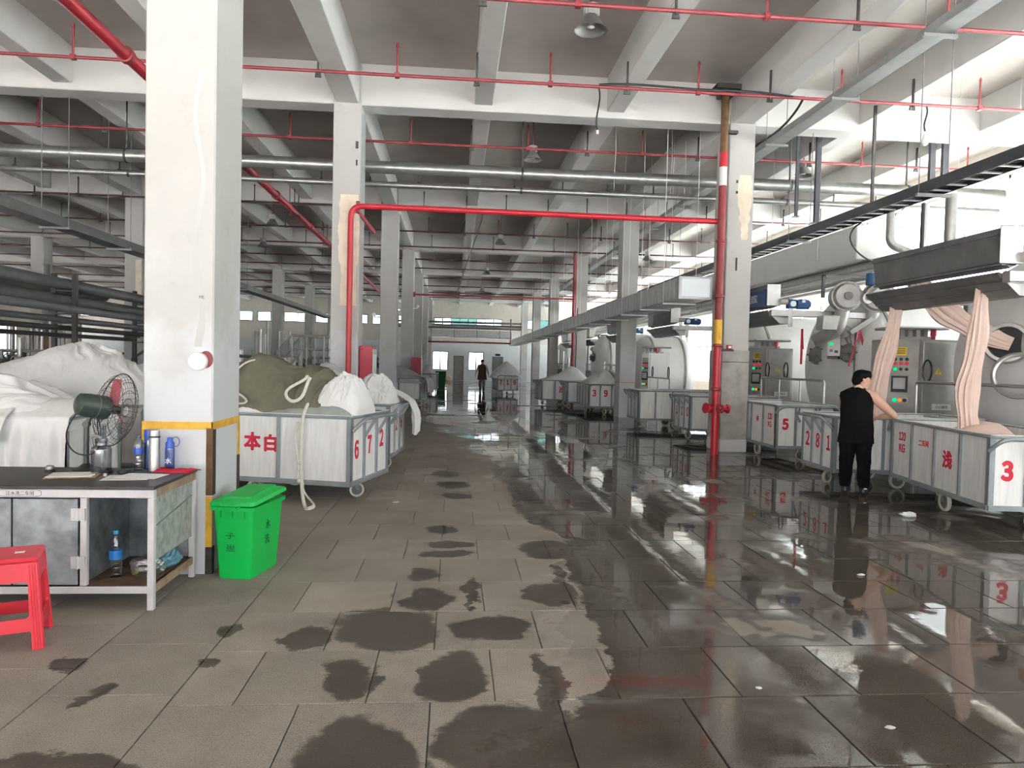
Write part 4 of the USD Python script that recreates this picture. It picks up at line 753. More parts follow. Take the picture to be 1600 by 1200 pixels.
# stool
t = thing('plastic_stool', 'red plastic stool at the left edge of the picture in front of the desk', 'stool', (-2.414, 4.03, 0), r(22))
from shapely.geometry import Polygon as Poly, box as shbox
hb, ht, Hs = .185, .150, .485
def stool_side():
    out = Poly([(-hb, 0), (hb, 0), (ht, Hs-.02), (-ht, Hs-.02)]); w = .052
    hole = Poly([(-hb+w+.015, .17), (hb-w-.015, .17), (ht-w+.012, Hs-.12), (-ht+w-.012, Hs-.12)]).buffer(-.02).buffer(.02)
    foot = Poly([(-hb+w-.004, -.1), (hb-w+.004, -.1), (hb-w-.004, .10), (-hb+w+.004, .10)]).buffer(-.015).buffer(.015)
    return trimesh.creation.extrude_polygon(out.difference(hole).difference(foot), .012, engine='earcut')
sp = stool_side(); tilt = (hb-ht)/(Hs-.02)
for k in range(4):
    c, s = math.cos(k*PI/2), math.sin(k*PI/2); n = np.array([s, -c, 0]); ex = np.array([c, s, 0]); up = np.array([0, 0, 1]) - n*tilt
    mb = MB(); mb.mesh(sp, frame(n*hb - n*.012, ex, up/np.linalg.norm(up), np.cross(ex, up/np.linalg.norm(up))))
    for q in (-1, 1):
        for d in (.012, .024, .036): mb.bar(n*(hb+.001)+ex*q*(hb-d), n*(ht+.001)+ex*q*(ht-d+.0)+np.array([0, 0, Hs-.03]), .004, .004)
    mb.obj('leg_frame', 'stool_red', t)
mb = MB(); mb.box((0, 0, Hs-.008), (2*ht+.012, 2*ht+.012, .03), bev=.014); mb.obj('seat', 'stool_red', t)
mb = MB()
for x in (-.05, 0, .05): mb.box((x, 0, Hs+.0065), (.012, .16, .002))

MB().span((.03, -.02, Hs+.006), (.075, .012, Hs+.009)).obj('price_sticker', 'paper', t)
# bin
t = thing('dust_bin', 'bright green lidded plastic bin standing against the near column', 'bin', (-1.50, 5.345, 0), r(-12))
def ringbox(hx, hy, z, rr, n=5):
    return np.array([(sx*(hx-rr)+rr*math.cos(a), sy*(hy-rr)+rr*math.sin(a), z) for sx, sy, a0 in ((1, 1, 0), (-1, 1, PI/2), (-1, -1, PI), (1, -1, 1.5*PI)) for a in np.linspace(a0, a0+PI/2, n)])
def loft(rings, mb, cap0=True, cap1=True):
    n = len(rings[0]); v = np.vstack(rings); f = [[i*n+j, i*n+(j+1) % n, (i+1)*n+(j+1) % n, (i+1)*n+j] for i in range(len(rings)-1) for j in range(n)]
    fs = [[q[0], q[1], q[2]] for q in f]+[[q[0], q[2], q[3]] for q in f]
    if cap0: fs += [[0, j+1, j] for j in range(1, n-1)]
    if cap1: b = (len(rings)-1)*n; fs += [[b, b+j, b+j+1] for j in range(1, n-1)]
    mb.round = True; return mb.add(v, np.array(fs))
loft([ringbox(.118, .205, 0, .025), ringbox(.122, .21, .01, .025), ringbox(.150, .245, .50, .03), ringbox(.150, .245, .50, .03)], MB()).obj('bin_body', 'bin_green', t)
mb = loft([ringbox(.150, .245, .497, .03), ringbox(.168, .262, .50, .03), ringbox(.170, .264, .528, .03), ringbox(.158, .252, .53, .03)], MB())
for x, y in ((-.09, -.255), (0.0, -.255), (.09, -.255)): mb.box((x, y, .475), (.012, .02, .05))
mb.box((0, .285, .515), (.2, .05, .02)); mb.obj('bin_rim', 'bin_green', t)
mb = MB(); lid = [ringbox(.172, .268, .532, .035), ringbox(.175, .27, .545, .035), ringbox(.165, .26, .562, .03), ringbox(.12, .215, .575, .03), ringbox(.112, .207, .590, .03), ringbox(.09, .18, .594, .03)]
for q in lid: q[:, 2] += np.clip(q[:, 1]+.2, 0, 1)*.06 + np.clip(q[:, 0], 0, 1)*.05
loft(lid, mb).obj('bin_lid', 'bin_green', t)
mb = MB(); mb.tube(fillet([(-.06, -.272, .545), (-.06, -.30, .548), (.06, -.30, .548), (.06, -.272, .545)], .02), .009, 8)
mb.tube([(.02, -.26, .545), (.05, -.275, .52), (.075, -.262, .545)], .008, 6); mb.obj('lid_grip', 'bin_green', t)
for text, h, T in (('学', .07, wall_face((-.02, -.232, .33), (0, -1, .075))), ('鱼', .07, wall_face((-.02, -.226, .24), (0, -1, .075))), ('水', .07, wall_face((.147, .0, .36), (1, 0, .06))), ('洗', .07, wall_face((.141, .0, .25), (1, 0, .06)))):
    mb = MB(); mb.add(*lettering(text, h, .002), T); mb.obj('marker_writing', 'bin_ink', t)
# fan
nf = np.array([.64, .74, -.20]); nf /= np.linalg.norm(nf); cf = np.array([-2.415, 5.25, 1.195])
t = thing('desk_fan', 'dark green industrial desk fan with red blades and a wire cage', 'fan')
T = axis(cf, nf); mo = cf - nf*.165
MB().lathe([(0, -.105), (.05, -.10), (.074, -.085), (.082, -.03), (.084, .09), (.078, .105), (.03, .11), (0, .11)], 28, axis(mo, nf)).obj('motor_housing', 'fan_green', t)
MB().lathe([(.084, .02), (.086, .02), (.086, .026), (.084, .026)], 28, axis(mo, nf)).obj('housing_band', 'machine_dark', t)
MB().lathe(cyl(.028, .1, .19), 16, axis(mo, nf)).obj('hub', 'fan_green', t)
for k in range(3):
    a0 = 1.45 + k*2*PI/3; u, v = np.meshgrid(np.linspace(0, 1, 12), np.linspace(-1, 1, 7), indexing='ij')
    rad = .03 + u*.19; wd = (.014+.018*np.sin(u*PI*.75)); ang = a0 + v*wd/rad*.8; zz = -.02 + v*.028*(1-.4*u)
    P = np.stack([rad*np.cos(ang), rad*np.sin(ang), zz], -1); mb = MB(); mb.grid(P, T); mb.grid(P+[0, 0, -.003], T, flip=True); mb.obj('blade', 'fan_blade', t, smooth=True)
mb = MB(); prof = [(.03, .07), (.10, .075), (.18, .062), (.24, .03), (.262, .0), (.24, -.045), (.18, -.075), (.10, -.085), (.08, -.088)]
for k in range(36):
    a0 = 2*PI*k/36; ca, sa = math.cos(a0), math.sin(a0); mb.tube([(q[0]*ca, q[0]*sa, q[1]) for q in prof], .0013, 4, T, caps=False)
for rr, z, q in ((.262, 0, .004), (.21, .048, .002), (.15, .069, .002), (.09, .074, .002), (.21, -.06, .002), (.15, -.08, .002)): mb.tube([(rr*math.cos(a), rr*math.sin(a), z) for a in np.linspace(0, 2*PI, 41)[:-1]], q, 5, T, closed=True)
mb.obj('wire_cage', 'dark_iron', t); MB().lathe([(0, .066), (.032, .066), (.034, .074), (0, .076)], 18, T).obj('cage_badge', 'white_plastic', t)
pb = np.array([mo[0]-.035, mo[1]+.0, 0])
mb = MB(); mb.tube([(pb[0], pb[1], DZ+.01), (pb[0], pb[1], 1.09)], .018, 14); mb.lathe(cyl(.022, -.02, .02), 12, axis((pb[0], pb[1], 1.10), (0, -1, 0))); mb.bar((pb[0], pb[1], 1.09), mo+np.array([0, 0, -.05]), .035, .02); mb.obj('post', 'fan_green', t)
MB().lathe([(0, 0), (.088, .0), (.092, .01), (.05, .02), (.02, .045), (0, .05)], 28, place((pb[0], pb[1], DZ))).obj('fan_base', 'desk_top', t)
MB().tube(spline([mo+np.array([-.03, -.06, .02]), mo+np.array([-.1, -.07, -.1]), mo+np.array([-.14, -.05, -.24]), mo+np.array([-.09, -.02, -.33]), mo+np.array([.02, -.02, -.33]), mo+np.array([.07, -.02, -.2]), mo+np.array([.04, 0, -.08])], 40), .005, 6).obj('power_cord', 'black_plastic', t)
# things on the desk
def bottle(name, label, x, y, z, prof, mat, extra=(), cat='bottle', n=24):
    t = thing(name, label, cat, (x, y, z)); MB().lathe(prof, n).obj('body', mat, t)
    for nm, pr, m in extra: MB().lathe(pr, n).obj(nm, m, t)
    return t
pet = lambda s: [(0, 0), (.028*s, 0), (.031*s, .008*s), (.031*s, .05*s), (.0285*s, .056*s), (.031*s, .062*s), (.031*s, .10*s), (.0285*s, .106*s), (.032*s, .112*s), (.032*s, .165*s), (.026*s, .20*s), (.013*s, .228*s), (.012*s, .245*s), (0, .245*s)]
bottle('water_bottle', 'clear water bottle with a dark blue label left of the steel thermos', -2.205, 5.13, DZ, pet(.98), 'bottle_clear', [('label', [(.0325, .115), (.0327, .116), (.0327, .158), (.0325, .159)], 'cap_blue'), ('cap', [(0, .228), (.0145, .228), (.0145, .248), (0, .25)], 'bottle_blue')])
bottle('sports_bottle', 'tall clear blue bottle half hidden behind the steel thermos', -2.165, 5.205, DZ, [(0, 0), (.033, 0), (.035, .01), (.035, .20), (.03, .215), (0, .215)], 'bottle_blue', [('cap', [(0, .21), (.032, .21), (.034, .225), (.034, .27), (.03, .28), (0, .28)], 'cap_blue')])
bottle('thermos_flask', 'slim polished steel thermos flask on the desk', -2.085, 5.10, DZ, [(0, 0), (.033, 0), (.036, .006), (.036, .225), (.034, .235), (.034, .236), (0, .236)], 'stainless', [('gasket', [(.0345, .235), (.0375, .236), (.0375, .246), (.0345, .247)], 'black_plastic'), ('cap', [(.0345, .247), (.0355, .25), (.0355, .287), (.03, .292), (0, .292)], 'stainless')])
t = bottle('sports_bottle', 'small blue plastic bottle with a blue screw cap and strap, right of the steel thermos', -2.00, 5.15, DZ, [(0, 0), (.029, 0), (.032, .008), (.032, .15), (.029, .16), (0, .16)], 'bottle_blue', [('cap', [(0, .155), (.0285, .155), (.0295, .165), (.029, .195), (.02, .205), (.018, .228), (.014, .232), (0, .232)], 'cap_blue')])
MB().tube(spline([(.02, 0, .225), (.05, 0, .232), (.065, 0, .20), (.05, 0, .172), (.03, 0, .17)], 20), .0025, 6).obj('strap', 'cap_blue', t)
mb = MB(); mb.add(*lettering('水', .04, .001, 1), wall_face((0, -.0325, .07), (0, -1, 0))); mb.obj('print', 'white_plastic', t)
t = bottle('water_jug', 'smoky grey plastic water jug with a handle in front of the fan', -2.395, 5.0, DZ, [(0, 0), (.058, 0), (.064, .01), (.065, .16), (.058, .178), (.036, .19), (.034, .215), (.0, .215)], 'jug_smoke', [('base', [(0, 0.001), (.066, .001), (.067, .02), (.0655, .021)], 'black_plastic'), ('screw_cap', [(0, .205), (.038, .205), (.039, .235), (0, .24)], 'jug_smoke')])
MB().tube(fillet([(-.045, -.02, .17), (-.06, -.02, .245), (-.02, -.02, .26), (.01, -.02, .235)], .02), .011, 8).obj('handle', 'tray_grey', t)
bottle('jar_lid', 'black screw lid lying on the desk in front of the bottles', -2.235, 4.98, DZ, [(0, 0), (.038, 0), (.039, .004), (.039, .024), (.036, .027), (0, .026)], 'black_plastic', cat='lid')
bottle('cup_lid', 'small black and steel cup lid at the left of the desk', -2.74, 5.02, DZ, [(0, 0), (.034, 0), (.034, .012), (.024, .016), (.024, .03), (.02, .035), (0, .036)], 'black_plastic', [('steel_knob', [(.0245, .018), (.026, .02), (.026, .038), (.02, .043), (0, .044)], 'stainless')], cat='lid')
bottle('bottle_cap', 'little steel cap beside the clipboard', -2.31, 4.88, DZ, cyl(.014, 0, .016), 'stainless', cat='cap')
t = thing('clipboard', 'brown clipboard with white sheets lying on the desk', 'clipboard', (-2.50, 4.86, DZ), r(13))
MB().box((0, 0, .004), (.30, .22, .006), bev=.002).obj('board', 'clipboard', t); MB().box((-.01, .005, .009), (.27, .19, .004)).obj('sheets', 'paper', t); MB().box((.12, .0, .012), (.03, .09, .008)).obj('clip', 'stainless', t)
t = thing('paper_sheets', 'loose white printed sheets near the desk corner', 'paper', (-2.13, 4.80, DZ), r(8))
for k, (x, y, a) in enumerate(((0, 0, 0), (.07, .05, -.25))): MB().box((x, y, .002+.002*k), (.28, .20, .0015), rz=a).obj('sheet', 'paper', t)
mb = MB()
for k in range(7): mb.box((-.02, -.06+.02*k, .0033), (.18, .003, .0005))
mb.obj('printed_lines', 'tray_grey', t)
u, v = np.meshgrid(np.linspace(0, 1, 40), np.linspace(0, 1, 18), indexing='ij')
X = -2.07+.27*u+.02*np.sin(v*9); Y = 5.02+.17*v+.02*np.sin(u*11)-.03*u; Z = DZ+.004+.022*fbm(np.stack([u*7, v*5, 0*u], -1), 3, 5)*np.sin(np.clip(v, 0, 1)*PI)**.4
X = np.where(u > .9, X+.02*(v-.5), X); mb = MB(); mb.grid(np.stack([X, Y, Z], -1)); mb.grid(np.stack([X, Y, Z-.003], -1), flip=True); mb.obj('red_cloth', 'red_cloth', None, smooth=True, label='crumpled red cloth on the back corner of the desk', cat='cloth')
# in the open compartment
bottle('water_bottle', 'large clear water bottle with a sky blue label in the desk compartment', -2.165, 4.72, .15, pet(1.22), 'bottle_clear', [('label', [(.0395, .117), (.040, .118), (.040, .175), (.0395, .176)], 'label_blue'), ('cap', [(0, .278), (.017, .278), (.017, .303), (0, .304)], 'cap_sky')])
rr = trimesh.creation.icosphere(4, 1.0); vv = np.array(rr.vertices); q = fbm(vv*2.2, 4, 8); vv = vv*(.72+.56*q)[:, None]*[.105, .085, .075]; vv[:, 2] = np.maximum(vv[:, 2], -.058)
mb = MB(); mb.round = True; mb.add(vv, np.array(rr.faces), place((-1.975, 4.74, .21))); mb.obj('plastic_bag', 'bag_clear', None, smooth=True, label='crumpled clear plastic bag in the desk compartment behind the front leg', cat='bag')
mb = MB(); mb.box((-2.06, 4.76, .162), (.03, .05, .02), bev=.008); mb.obj('yellow_scrap', 'yellow_label', None, label='yellow scrap beside the plastic bag', cat='scrap')
vv = np.array(rr.vertices); q = fbm(vv*2.6+3, 4, 18); vv = vv*(.55+.9*q)[:, None]*[.085, .13, .05]; vv[:, 2] = np.maximum(vv[:, 2], -.03)
mb = MB(); mb.round = True; mb.add(vv, np.array(rr.faces), place((-1.96, 4.99, .18)))
for k in range(4): mb.tube(spline([(-2.03+.04*k, 4.92, .2), (-1.96+.02*k, 4.97, .25), (-1.92-.02*k, 5.05, .21)], 14), .012, 6)
mb.obj('blue_rag', 'rag_blue', None, smooth=True, label='teal blue rag bunched at the right end of the desk shelf', cat='rag')
# wall disc on the near column, red cabinets
t = thing('wall_sounder', 'round white disc fitting with a red smear on the near column', 'fitting', (-1.845, 5.26, 1.555))
MB().lathe([(0, .04), (.062, .04), (.066, .034), (.066, 0), (0, 0)], 28, axis((0, .0, 0), (0, -1, 0))).obj('disc', 'white_plastic', t)
mb = MB(); mb.round = True; P = np.array([(.05*math.cos(a)+.05, -.0015, .062*math.sin(a)+.015) for a in np.linspace(0, 2*PI, 25)[:-1]])
mb.prism(P[:, [0, 2]], .002, frame((0, 0, 0), (1, 0, 0), (0, 0, 1), (0, -1, 0))); mb.obj('red_smear', 'pipe_red', t)
for k, (x0, x1, y0, y1, z0, z1, labl) in enumerate([(-1.735, -1.50, 13.0, 13.7, .72, 1.84, 'red fire hose cabinet at the second left column behind the olive sacks'), (-1.735, -1.35, 28.7, 29.3, .72, 1.72, 'red fire hose cabinet further down the left row of columns')]):
    t = thing('fire_cabinet', labl, 'cabinet'); MB().span((x0, y0, z0), (x1, y1, z1), bev=.01).obj('body', 'cabinet_red', t); MB().span((x1-.002, y0+.05, z0+.05), (x1+.012, y1-.05, z1-.05), bev=.004).obj('door', 'stainless', t)
    MB().span((x1+.01, y0+.1, z0+.15), (x1+.014, y1-.1, z1-.15)).obj('door_glass', 'white_plastic', t); MB().lathe(cyl(.012, 0, .004), 10, axis((x0+.06, y0-.001, z1-.06), (0, -1, 0))).obj('lock', 'black_plastic', t)
def cctv(x, y, z, sx, labl):
    t = thing('security_camera', labl, 'camera', (x, y, z)); MB().tube(fillet([(0, 0, 0), (.16*sx, 0, 0), (.16*sx, 0, .06)], .03), .018, 8).obj('arm', 'white_plastic', t); MB().lathe([(0, 0), (.05, .0), (.06, .06), (.05, .12), (0, .13)], 16, axis((.16*sx, .04, .09), (.2*sx, -1, -.2))).obj('body', 'white_plastic', t)
cctv(-2.24, 21.15, 2.85, -1, 'white dome camera on an arm, left side of the third left column'); cctv(-1.74, 29.5, 3.75, 1, 'white dome camera on an arm on the fourth left column')
for k, (x, y, z) in enumerate([(4.86, 29.2, 1.05)]):
    t = thing('switch_box', 'small white switch box with a black looped conduit on the fourth right column', 'box', (x-.25, y, z)); MB().span((-.1, 0, 0), (.1, .1, .35), bev=.01).obj('case', 'white_plastic', t)
    MB().tube(fillet([(0, .05, 0), (0, .05, -.15), (.45, .05, -.1), (.5, .05, 2.9)], .1), .02, 8).obj('conduit', 'black_plastic', t)
t = thing('alarm_button', 'small red alarm call point on the bare concrete column', 'alarm', (5.13, 12.84, 1.96)); MB().box((0, -.02, .02), (.10, .04, .09), bev=.006).obj('case', 'bright_red', t); MB().box((.005, -.042, .025), (.06, .006, .045)).obj('window', 'white_plastic', t)
# far-end clutter
t = thing('dust_bin', 'dark green wheeled bin at the far left end of the aisle', 'bin', (-.75, 40, 0)); loft([ringbox(.22, .25, 0, .03), ringbox(.28, .32, .95, .03)], MB()).obj('bin_body', 'bin_ink', t); MB().box((0, 0, .98), (.6, .68, .06), bev=.02).obj('bin_lid', 'bin_ink', t)
vv = np.array(rr.vertices); q = fbm(vv*2, 3, 4); mb = MB(); mb.round = True; mb.add(vv*(.8+.4*q)[:, None]*[.4, .3, .3], np.array(rr.faces), place((-.6, 56.5, .28))); mb.obj('woven_sack', 'tan_plastic', None, smooth=True, label='tan woven sack on the floor against the far wall', cat='sack')
# ------------------------------------------------------------------ dyeing machines on the right
def tank(label, xa, y, L, R, zc, mat='tank_steel', hatches=(), name='dyeing_machine', legs=True):
    t = thing(name, label, 'machine', (xa, y, 0))
    d = .55; prof = [(R*math.sin(a), d*(1-math.cos(a))) for a in np.linspace(0, PI/2, 12)] + [(R, d+.02)] + [(R, L-d)] + [(R*math.cos(a), L-d+d*math.sin(a)) for a in np.linspace(.05, PI/2, 12)]
    T = axis((0, 0, zc), (1, 0, 0)); MB().lathe(prof, 64, T).obj('tank_shell', mat, t)
    for z in (d+.03, L-d-.03): MB().lathe([(R, z-.03), (R+.03, z-.025), (R+.03, z+.025), (R, z+.03)], 64, T).obj('tank_ring', 'stainless_dull', t)
    if legs:
        for x in (.8, L-.8):
            for q in (-.7, .7): MB().span((x-.08, q-.08, 0), (x+.08, q+.08, zc-R*.72)).obj('support_leg', 'machine_dark', t)
    for hy, hz in hatches:
        rr = math.hypot(hy, hz-zc); x = d*(1-math.sqrt(max(0, 1-(rr/R)**2))); n = np.array([-.72, -.60, .12]); n /= np.linalg.norm(n); o = np.array([x-.02, hy, hz]); T2 = axis(o, n)
        mb = MB(); ang = np.linspace(0, 2*PI, 9)[:-1]; mb.prism([(.17*math.cos(a), .17*math.sin(a)) for a in ang], .07, T2); mb.lathe([(.19, -.10), (.19, .0), (.17, .0)], 20, T2)
        for a in ang: mb.lathe(cyl(.022, .02, .1), 8, T2 @ place((.165*math.cos(a), .165*math.sin(a), 0)))
        h = mb.obj('hatch', 'hatch_grey', t); mb = MB(); mb.tube([(0, 0, .07), (0, 0, .13)], .03, 10, T2); mb.bar((-.12, 0, .12), (.12, 0, .12), .025, T=T2); mb.obj('hatch_handle', 'machine_dark', h)
        mb = MB(); mb.tube(fillet([o+np.array([-.02, -.03, .2]), o+np.array([-.1, -.05, .34]), o+np.array([-.05, .05, .42])], .05), .045, 12); mb.lathe([(.07, -.03), (.075, .02), (.0, .03)], 14, axis(o+np.array([-.10, -.06, .36]), (-.8, -.6, .3))); mb.obj('sight_glass', 'stainless', t)
    return t
def arm(label, ya, xl, sign, has_post=True, motor=True, reel=True, name='cloth_reel'):
    """overhead reel: two troughs along the hall carried by an arm from the machine"""
    t = thing(name, label, 'machine', (xl, ya, 0))
    up = [(-.0, 2.83), (-.02, 3.02), (-.05, 3.19), (.13, 3.21), (.20, 3.19), (.16, 2.80), (.08, 2.76)]
    mb = MB(); mb.prism([(a, b) for a, b in up], 2.35, frame((0, 2.4, 0), (1, 0, 0), (0, 0, 1), (0, -1, 0))); mb.span((-.058, .05, 3.12), (-.04, 2.4, 3.135)); mb.span((-.02, .05, 2.79), (.15, 2.4, 2.81)); mb.obj('upper_trough', 'machine_dark', t)
    MB().span((-.06, .02, 2.80), (.21, .05, 3.22), bev=.01).obj('trough_end', 'stainless', t)
    lo = [(-.02, 2.70), (.24, 2.47), (.42, 2.47), (.46, 2.60), (.43, 2.62), (.40, 2.50), (.25, 2.50), (.0, 2.72)]
    mb = MB(); mb.prism(lo, 2.5, frame((0, 2.6, 0), (1, 0, 0), (0, 0, 1), (0, -1, 0)))
    for q in (.33, .66): mb.bar((-.02+.26*q-.006, .1, 2.70-.23*q-.006), (-.02+.26*q-.006, 2.6, 2.70-.23*q-.006), .012)
    mb.obj('lower_trough', 'machine_dark', t)
    MB().prism([(-.02, 2.70), (.24, 2.47), (.42, 2.47), (.46, 2.66), (.1, 2.72)], .012, frame((0, .10, 0), (1, 0, 0), (0, 0, 1), (0, -1, 0))).obj('trough_end', 'stainless', t)
    if reel:
        for q in (.35, 1.95): MB().lathe(cyl(.075, 0, .4), 18, axis((.09, q, 2.98), (0, 1, 0))).obj('winch_reel', 'stainless_dull', t)
    MB().span((.0, -.06, 2.60), (1.95, .06, 2.72), bev=.008).obj('arm_beam', 'stainless', t)
    mb = MB(); mb.span((.34, -.07, 2.40), (.42, -.05, 2.80)); mb.lathe(cyl(.02, 0, .02), 8, axis((.38, -.07, 2.46), (0, -1, 0))); mb.obj('hanger_plate', 'stainless', t)
    mb = MB(); mb.prism([(1.25, 2.6), (1.75, 2.6), (1.75, 2.35)], .03, frame((0, 0, 0), (1, 0, 0), (0, 0, 1), (0, -1, 0))); mb.obj('gusset', 'stainless_dull', t)
    if has_post: MB().span((1.72, -.04, 0), (1.80, .04, 2.6), bev=.006).obj('post', 'stainless_dull', t)
    if motor:
        mb = MB(); mb.lathe([(0, 0), (.085, 0), (.085, .24), (.06, .27), (0, .27)], 18, axis((.50, -.02, 2.84), (1, 0, 0)))
        for k in range(10): a = k*PI/5; mb.bar((.52, -.02+.088*math.cos(a), 2.84+.088*math.sin(a)), (.74, -.02+.088*math.cos(a), 2.84+.088*math.sin(a)), .012)
        mb.box((.60, -.08, 2.88), (.12, .08, .10), bev=.01); mb.box((.40, -.02, 2.84), (.16, .16, .17), bev=.02); mb.obj('drive_motor', 'motor_blue', t)
        mb = MB(); mb.lathe([(0, 0), (.055, .0), (.055, .02), (.03, .03), (0, .03)], 16, axis((.40, -.10, 2.84), (0, -1, 0))); mb.box((.60, -.122, 2.89), (.06, .006, .05)); mb.obj('motor_cover', 'white_plastic', t); MB().lathe(cyl(.06, 0, .14), 14, axis((.18, -.02, 2.88), (1, 0, 0))).obj('gear_case', 'stainless_dull', t)
    if sign:
        s = MB().box((-.045, 1.2, 2.97), (.02, 2.2, .33)).obj('sign_board', 'sign_blue' if sign == 1 else 'tray_dark', t, label='dark blue sign board')
        mb = MB(); mb.add(*lettering('流缸', .17, .004, 1), wall_face((-.056, .62, 2.97), (-1, 0, 0))); mb.obj('sign_lettering', 'white_plastic' if sign == 1 else 'tray_grey', s)
        if sign == 2: MB().span((-.06, 1.75, 2.82), (-.05, 2.25, 3.12)).obj('sign_emblem', 'tray_grey', s)
    return t
tank('round-ended steel dyeing tank with two dark hatches behind the man in black', 7.6, 13.95, 3.2, 1.5, 1.68, hatches=((.25, 1.90), (-.8, 1.94)))
tank('nearest steel dyeing tank at the right edge of the picture, pink cloth running into it', 7.25, 8.75, 3.4, 1.5, 1.68, hatches=())
tank('pale dyeing tank mostly hidden behind the bare concrete column', 7.25, 18.1, 3.0, 1.25, 1.7)
tank('white domed dyeing tank beyond the third right column with a white cabinet before it', 5.9, 23.4, 2.15, 1.2, 1.38, hatches=())
for k, y in enumerate((30.4, 36.2, 42)): tank(f'distant dyeing tank on the right, {["first","second","third"][k]} after the white domed one', 6.0, y, 2.8, 1.3, 1.6, hatches=((-.3, 1.9),) if k == 0 else ())
arm('overhead cloth reel with two dark troughs in the right foreground, pink cloth passing over it', 7.2, 5.95, 0)
arm('overhead cloth reel with a dark blue sign board, right of the bare column', 13.0, 5.98, 1)
arm('overhead cloth reel with a blackish sign board under the air duct', 18.9, 5.95, 2)
for k, y in enumerate((24.8, 30.6, 36.5)): arm(f'far overhead cloth reel, {ORD[k]} one beyond the reel under the air duct', y, 5.95, 0)
# exhaust drums, chain case and chutes on the tank behind the man
t = thing('exhaust_unit', 'flanged exhaust drums with a slanting chain cover above the tank behind the man', 'machine')
for o, d, rr, ln in (((7.25, 12.55, 2.98), (-.25, -.97, 0), .25, .42), ((7.95, 12.7, 3.0), (-.5, -.86, 0), .27, .45)):
    T = axis(o, d); mb = MB(); mb.lathe([(0, -ln), (rr*.92, -ln), (rr, -ln+.04), (rr, 0), (rr*.85, .05), (0, .06)], 30, T); mb.obj('drum', 'stainless_dull', t)
    mb = MB(); mb.lathe([(rr, -.06), (rr+.03, -.055), (rr+.03, -.02), (rr, -.015)], 30, T)
    for a in np.arange(0, 2*PI, PI/8): mb.lathe(cyl(.012, -.02, .01), 6, T @ place((rr*1.06*math.cos(a), rr*1.06*math.sin(a), 0)))
    mb.obj('flange', 'stainless_dull', t)
    mb = MB(); mb.lathe([(0, .06), (rr*.3, .06), (rr*.3, .1), (0, .1)], 16, T); mb.obj('bearing_cap', 'machine_dark', t)
    MB().tube(fillet([np.array(o)+[.05, .2, -.15], np.array(o)+[.02, .3, -.6], np.array(o)+[.0, .9, -.75]], .2), .13, 16).obj('neck_pipe', 'stainless_dull', t)
mb = MB(); c0, c1 = np.array([7.52, 12.38, 2.93]), np.array([7.95, 12.3, 3.28]); mb.bar(c0, c1, .10, .17, up=(0, 1, 0))
for c in (c0, c1): mb.lathe(cyl(.10, -.05, .05), 20, axis(c, (0, -1, 0)))
mb.obj('chain_cover', 'stainless', t); MB().lathe(cyl(.035, .05, .07), 12, axis(c0, (0, -1, 0))).obj('shaft_end', 'machine_dark', t)
mb = MB(); mb.lathe([(0, 0), (.12, 0), (.12, .22), (0, .26)], 16, axis((7.85, 12.75, 3.22), (0, 0, 1))); mb.obj('fan_motor', 'motor_blue', t)
MB().prism([(-.16, 0), (.16, 0), (.10, -.26), (-.18, -.26)], .25, frame((7.05, 12.95, 2.62), (1, 0, 0), (0, 0, 1), (0, -1, 0))).obj('chute', 'stainless_dull', t)
MB().bar((7.95, 12.9, 2.6), (7.55, 12.95, 2.32), .14, .09).obj('chute', 'stainless_dull', t)
mb = MB(); mb.span((6.98, 12.95, 2.98), (7.03, 13.0, 3.42)); mb.span((6.98, 12.95, 3.38), (7.9, 13.0, 3.42)); mb.obj('pipe_frame', 'machine_dark', t)
def lamp_box(t, o, n, w, h, lights):
    T = wall_face(o, n); b = MB().box((0, 0, .0), (w, h, .10), T, bev=.008).obj('control_box', 'stainless_dull', t)
    for x, y, m in lights: MB().box((x, y, .055), (.06, .05, .015), T).obj('indicator_light', m, b)
t = thing('control_box', 'small control box with red and green lights between the two tank hatches', 'box', kind=None)
lamp_box(t, (7.40, 13.22, 2.08), (-.6, -.8, 0), .24, .42, ((-.04, .14, 'led_red'), (-.04, .03, 'led_green'), (-.04, -.10, 'hatch_grey'), (.05, -.12, 'black_plastic')))
MB().bar((7.42, 13.3, 1.86), (7.65, 13.5, 1.86), .2, .08).obj('bracket', 'machine_dark', t)
for k, (x, y, z0, z1, dx) in enumerate([(6.86, 13.45, 2.40, 1.70, 0.0), (7.72, 12.9, 2.38, 1.86, .16)]):
    t = thing('red_ribbon', ['straight red ribbon hanging from the reel right of the bare column', 'red ribbon hanging in two tails from the reel arm above the man'][k], 'ribbon', (x, y, 0))
    MB().bar((0, 0, z0), (dx, 0, z1), .045, .008, up=(0, 1, 0)).obj('tail', 'bright_red', t)
    if dx: MB().bar((0, 0, z0), (-.22, -.05, z1-.18), .03, .006, up=(0, 1, 0)).obj('tail', 'bright_red', t)
    else: MB().bar((.0, 0, z0), (.03, 0, z1+.3), .03, .006, up=(0, 1, 0)).obj('tail', 'bright_red', t)
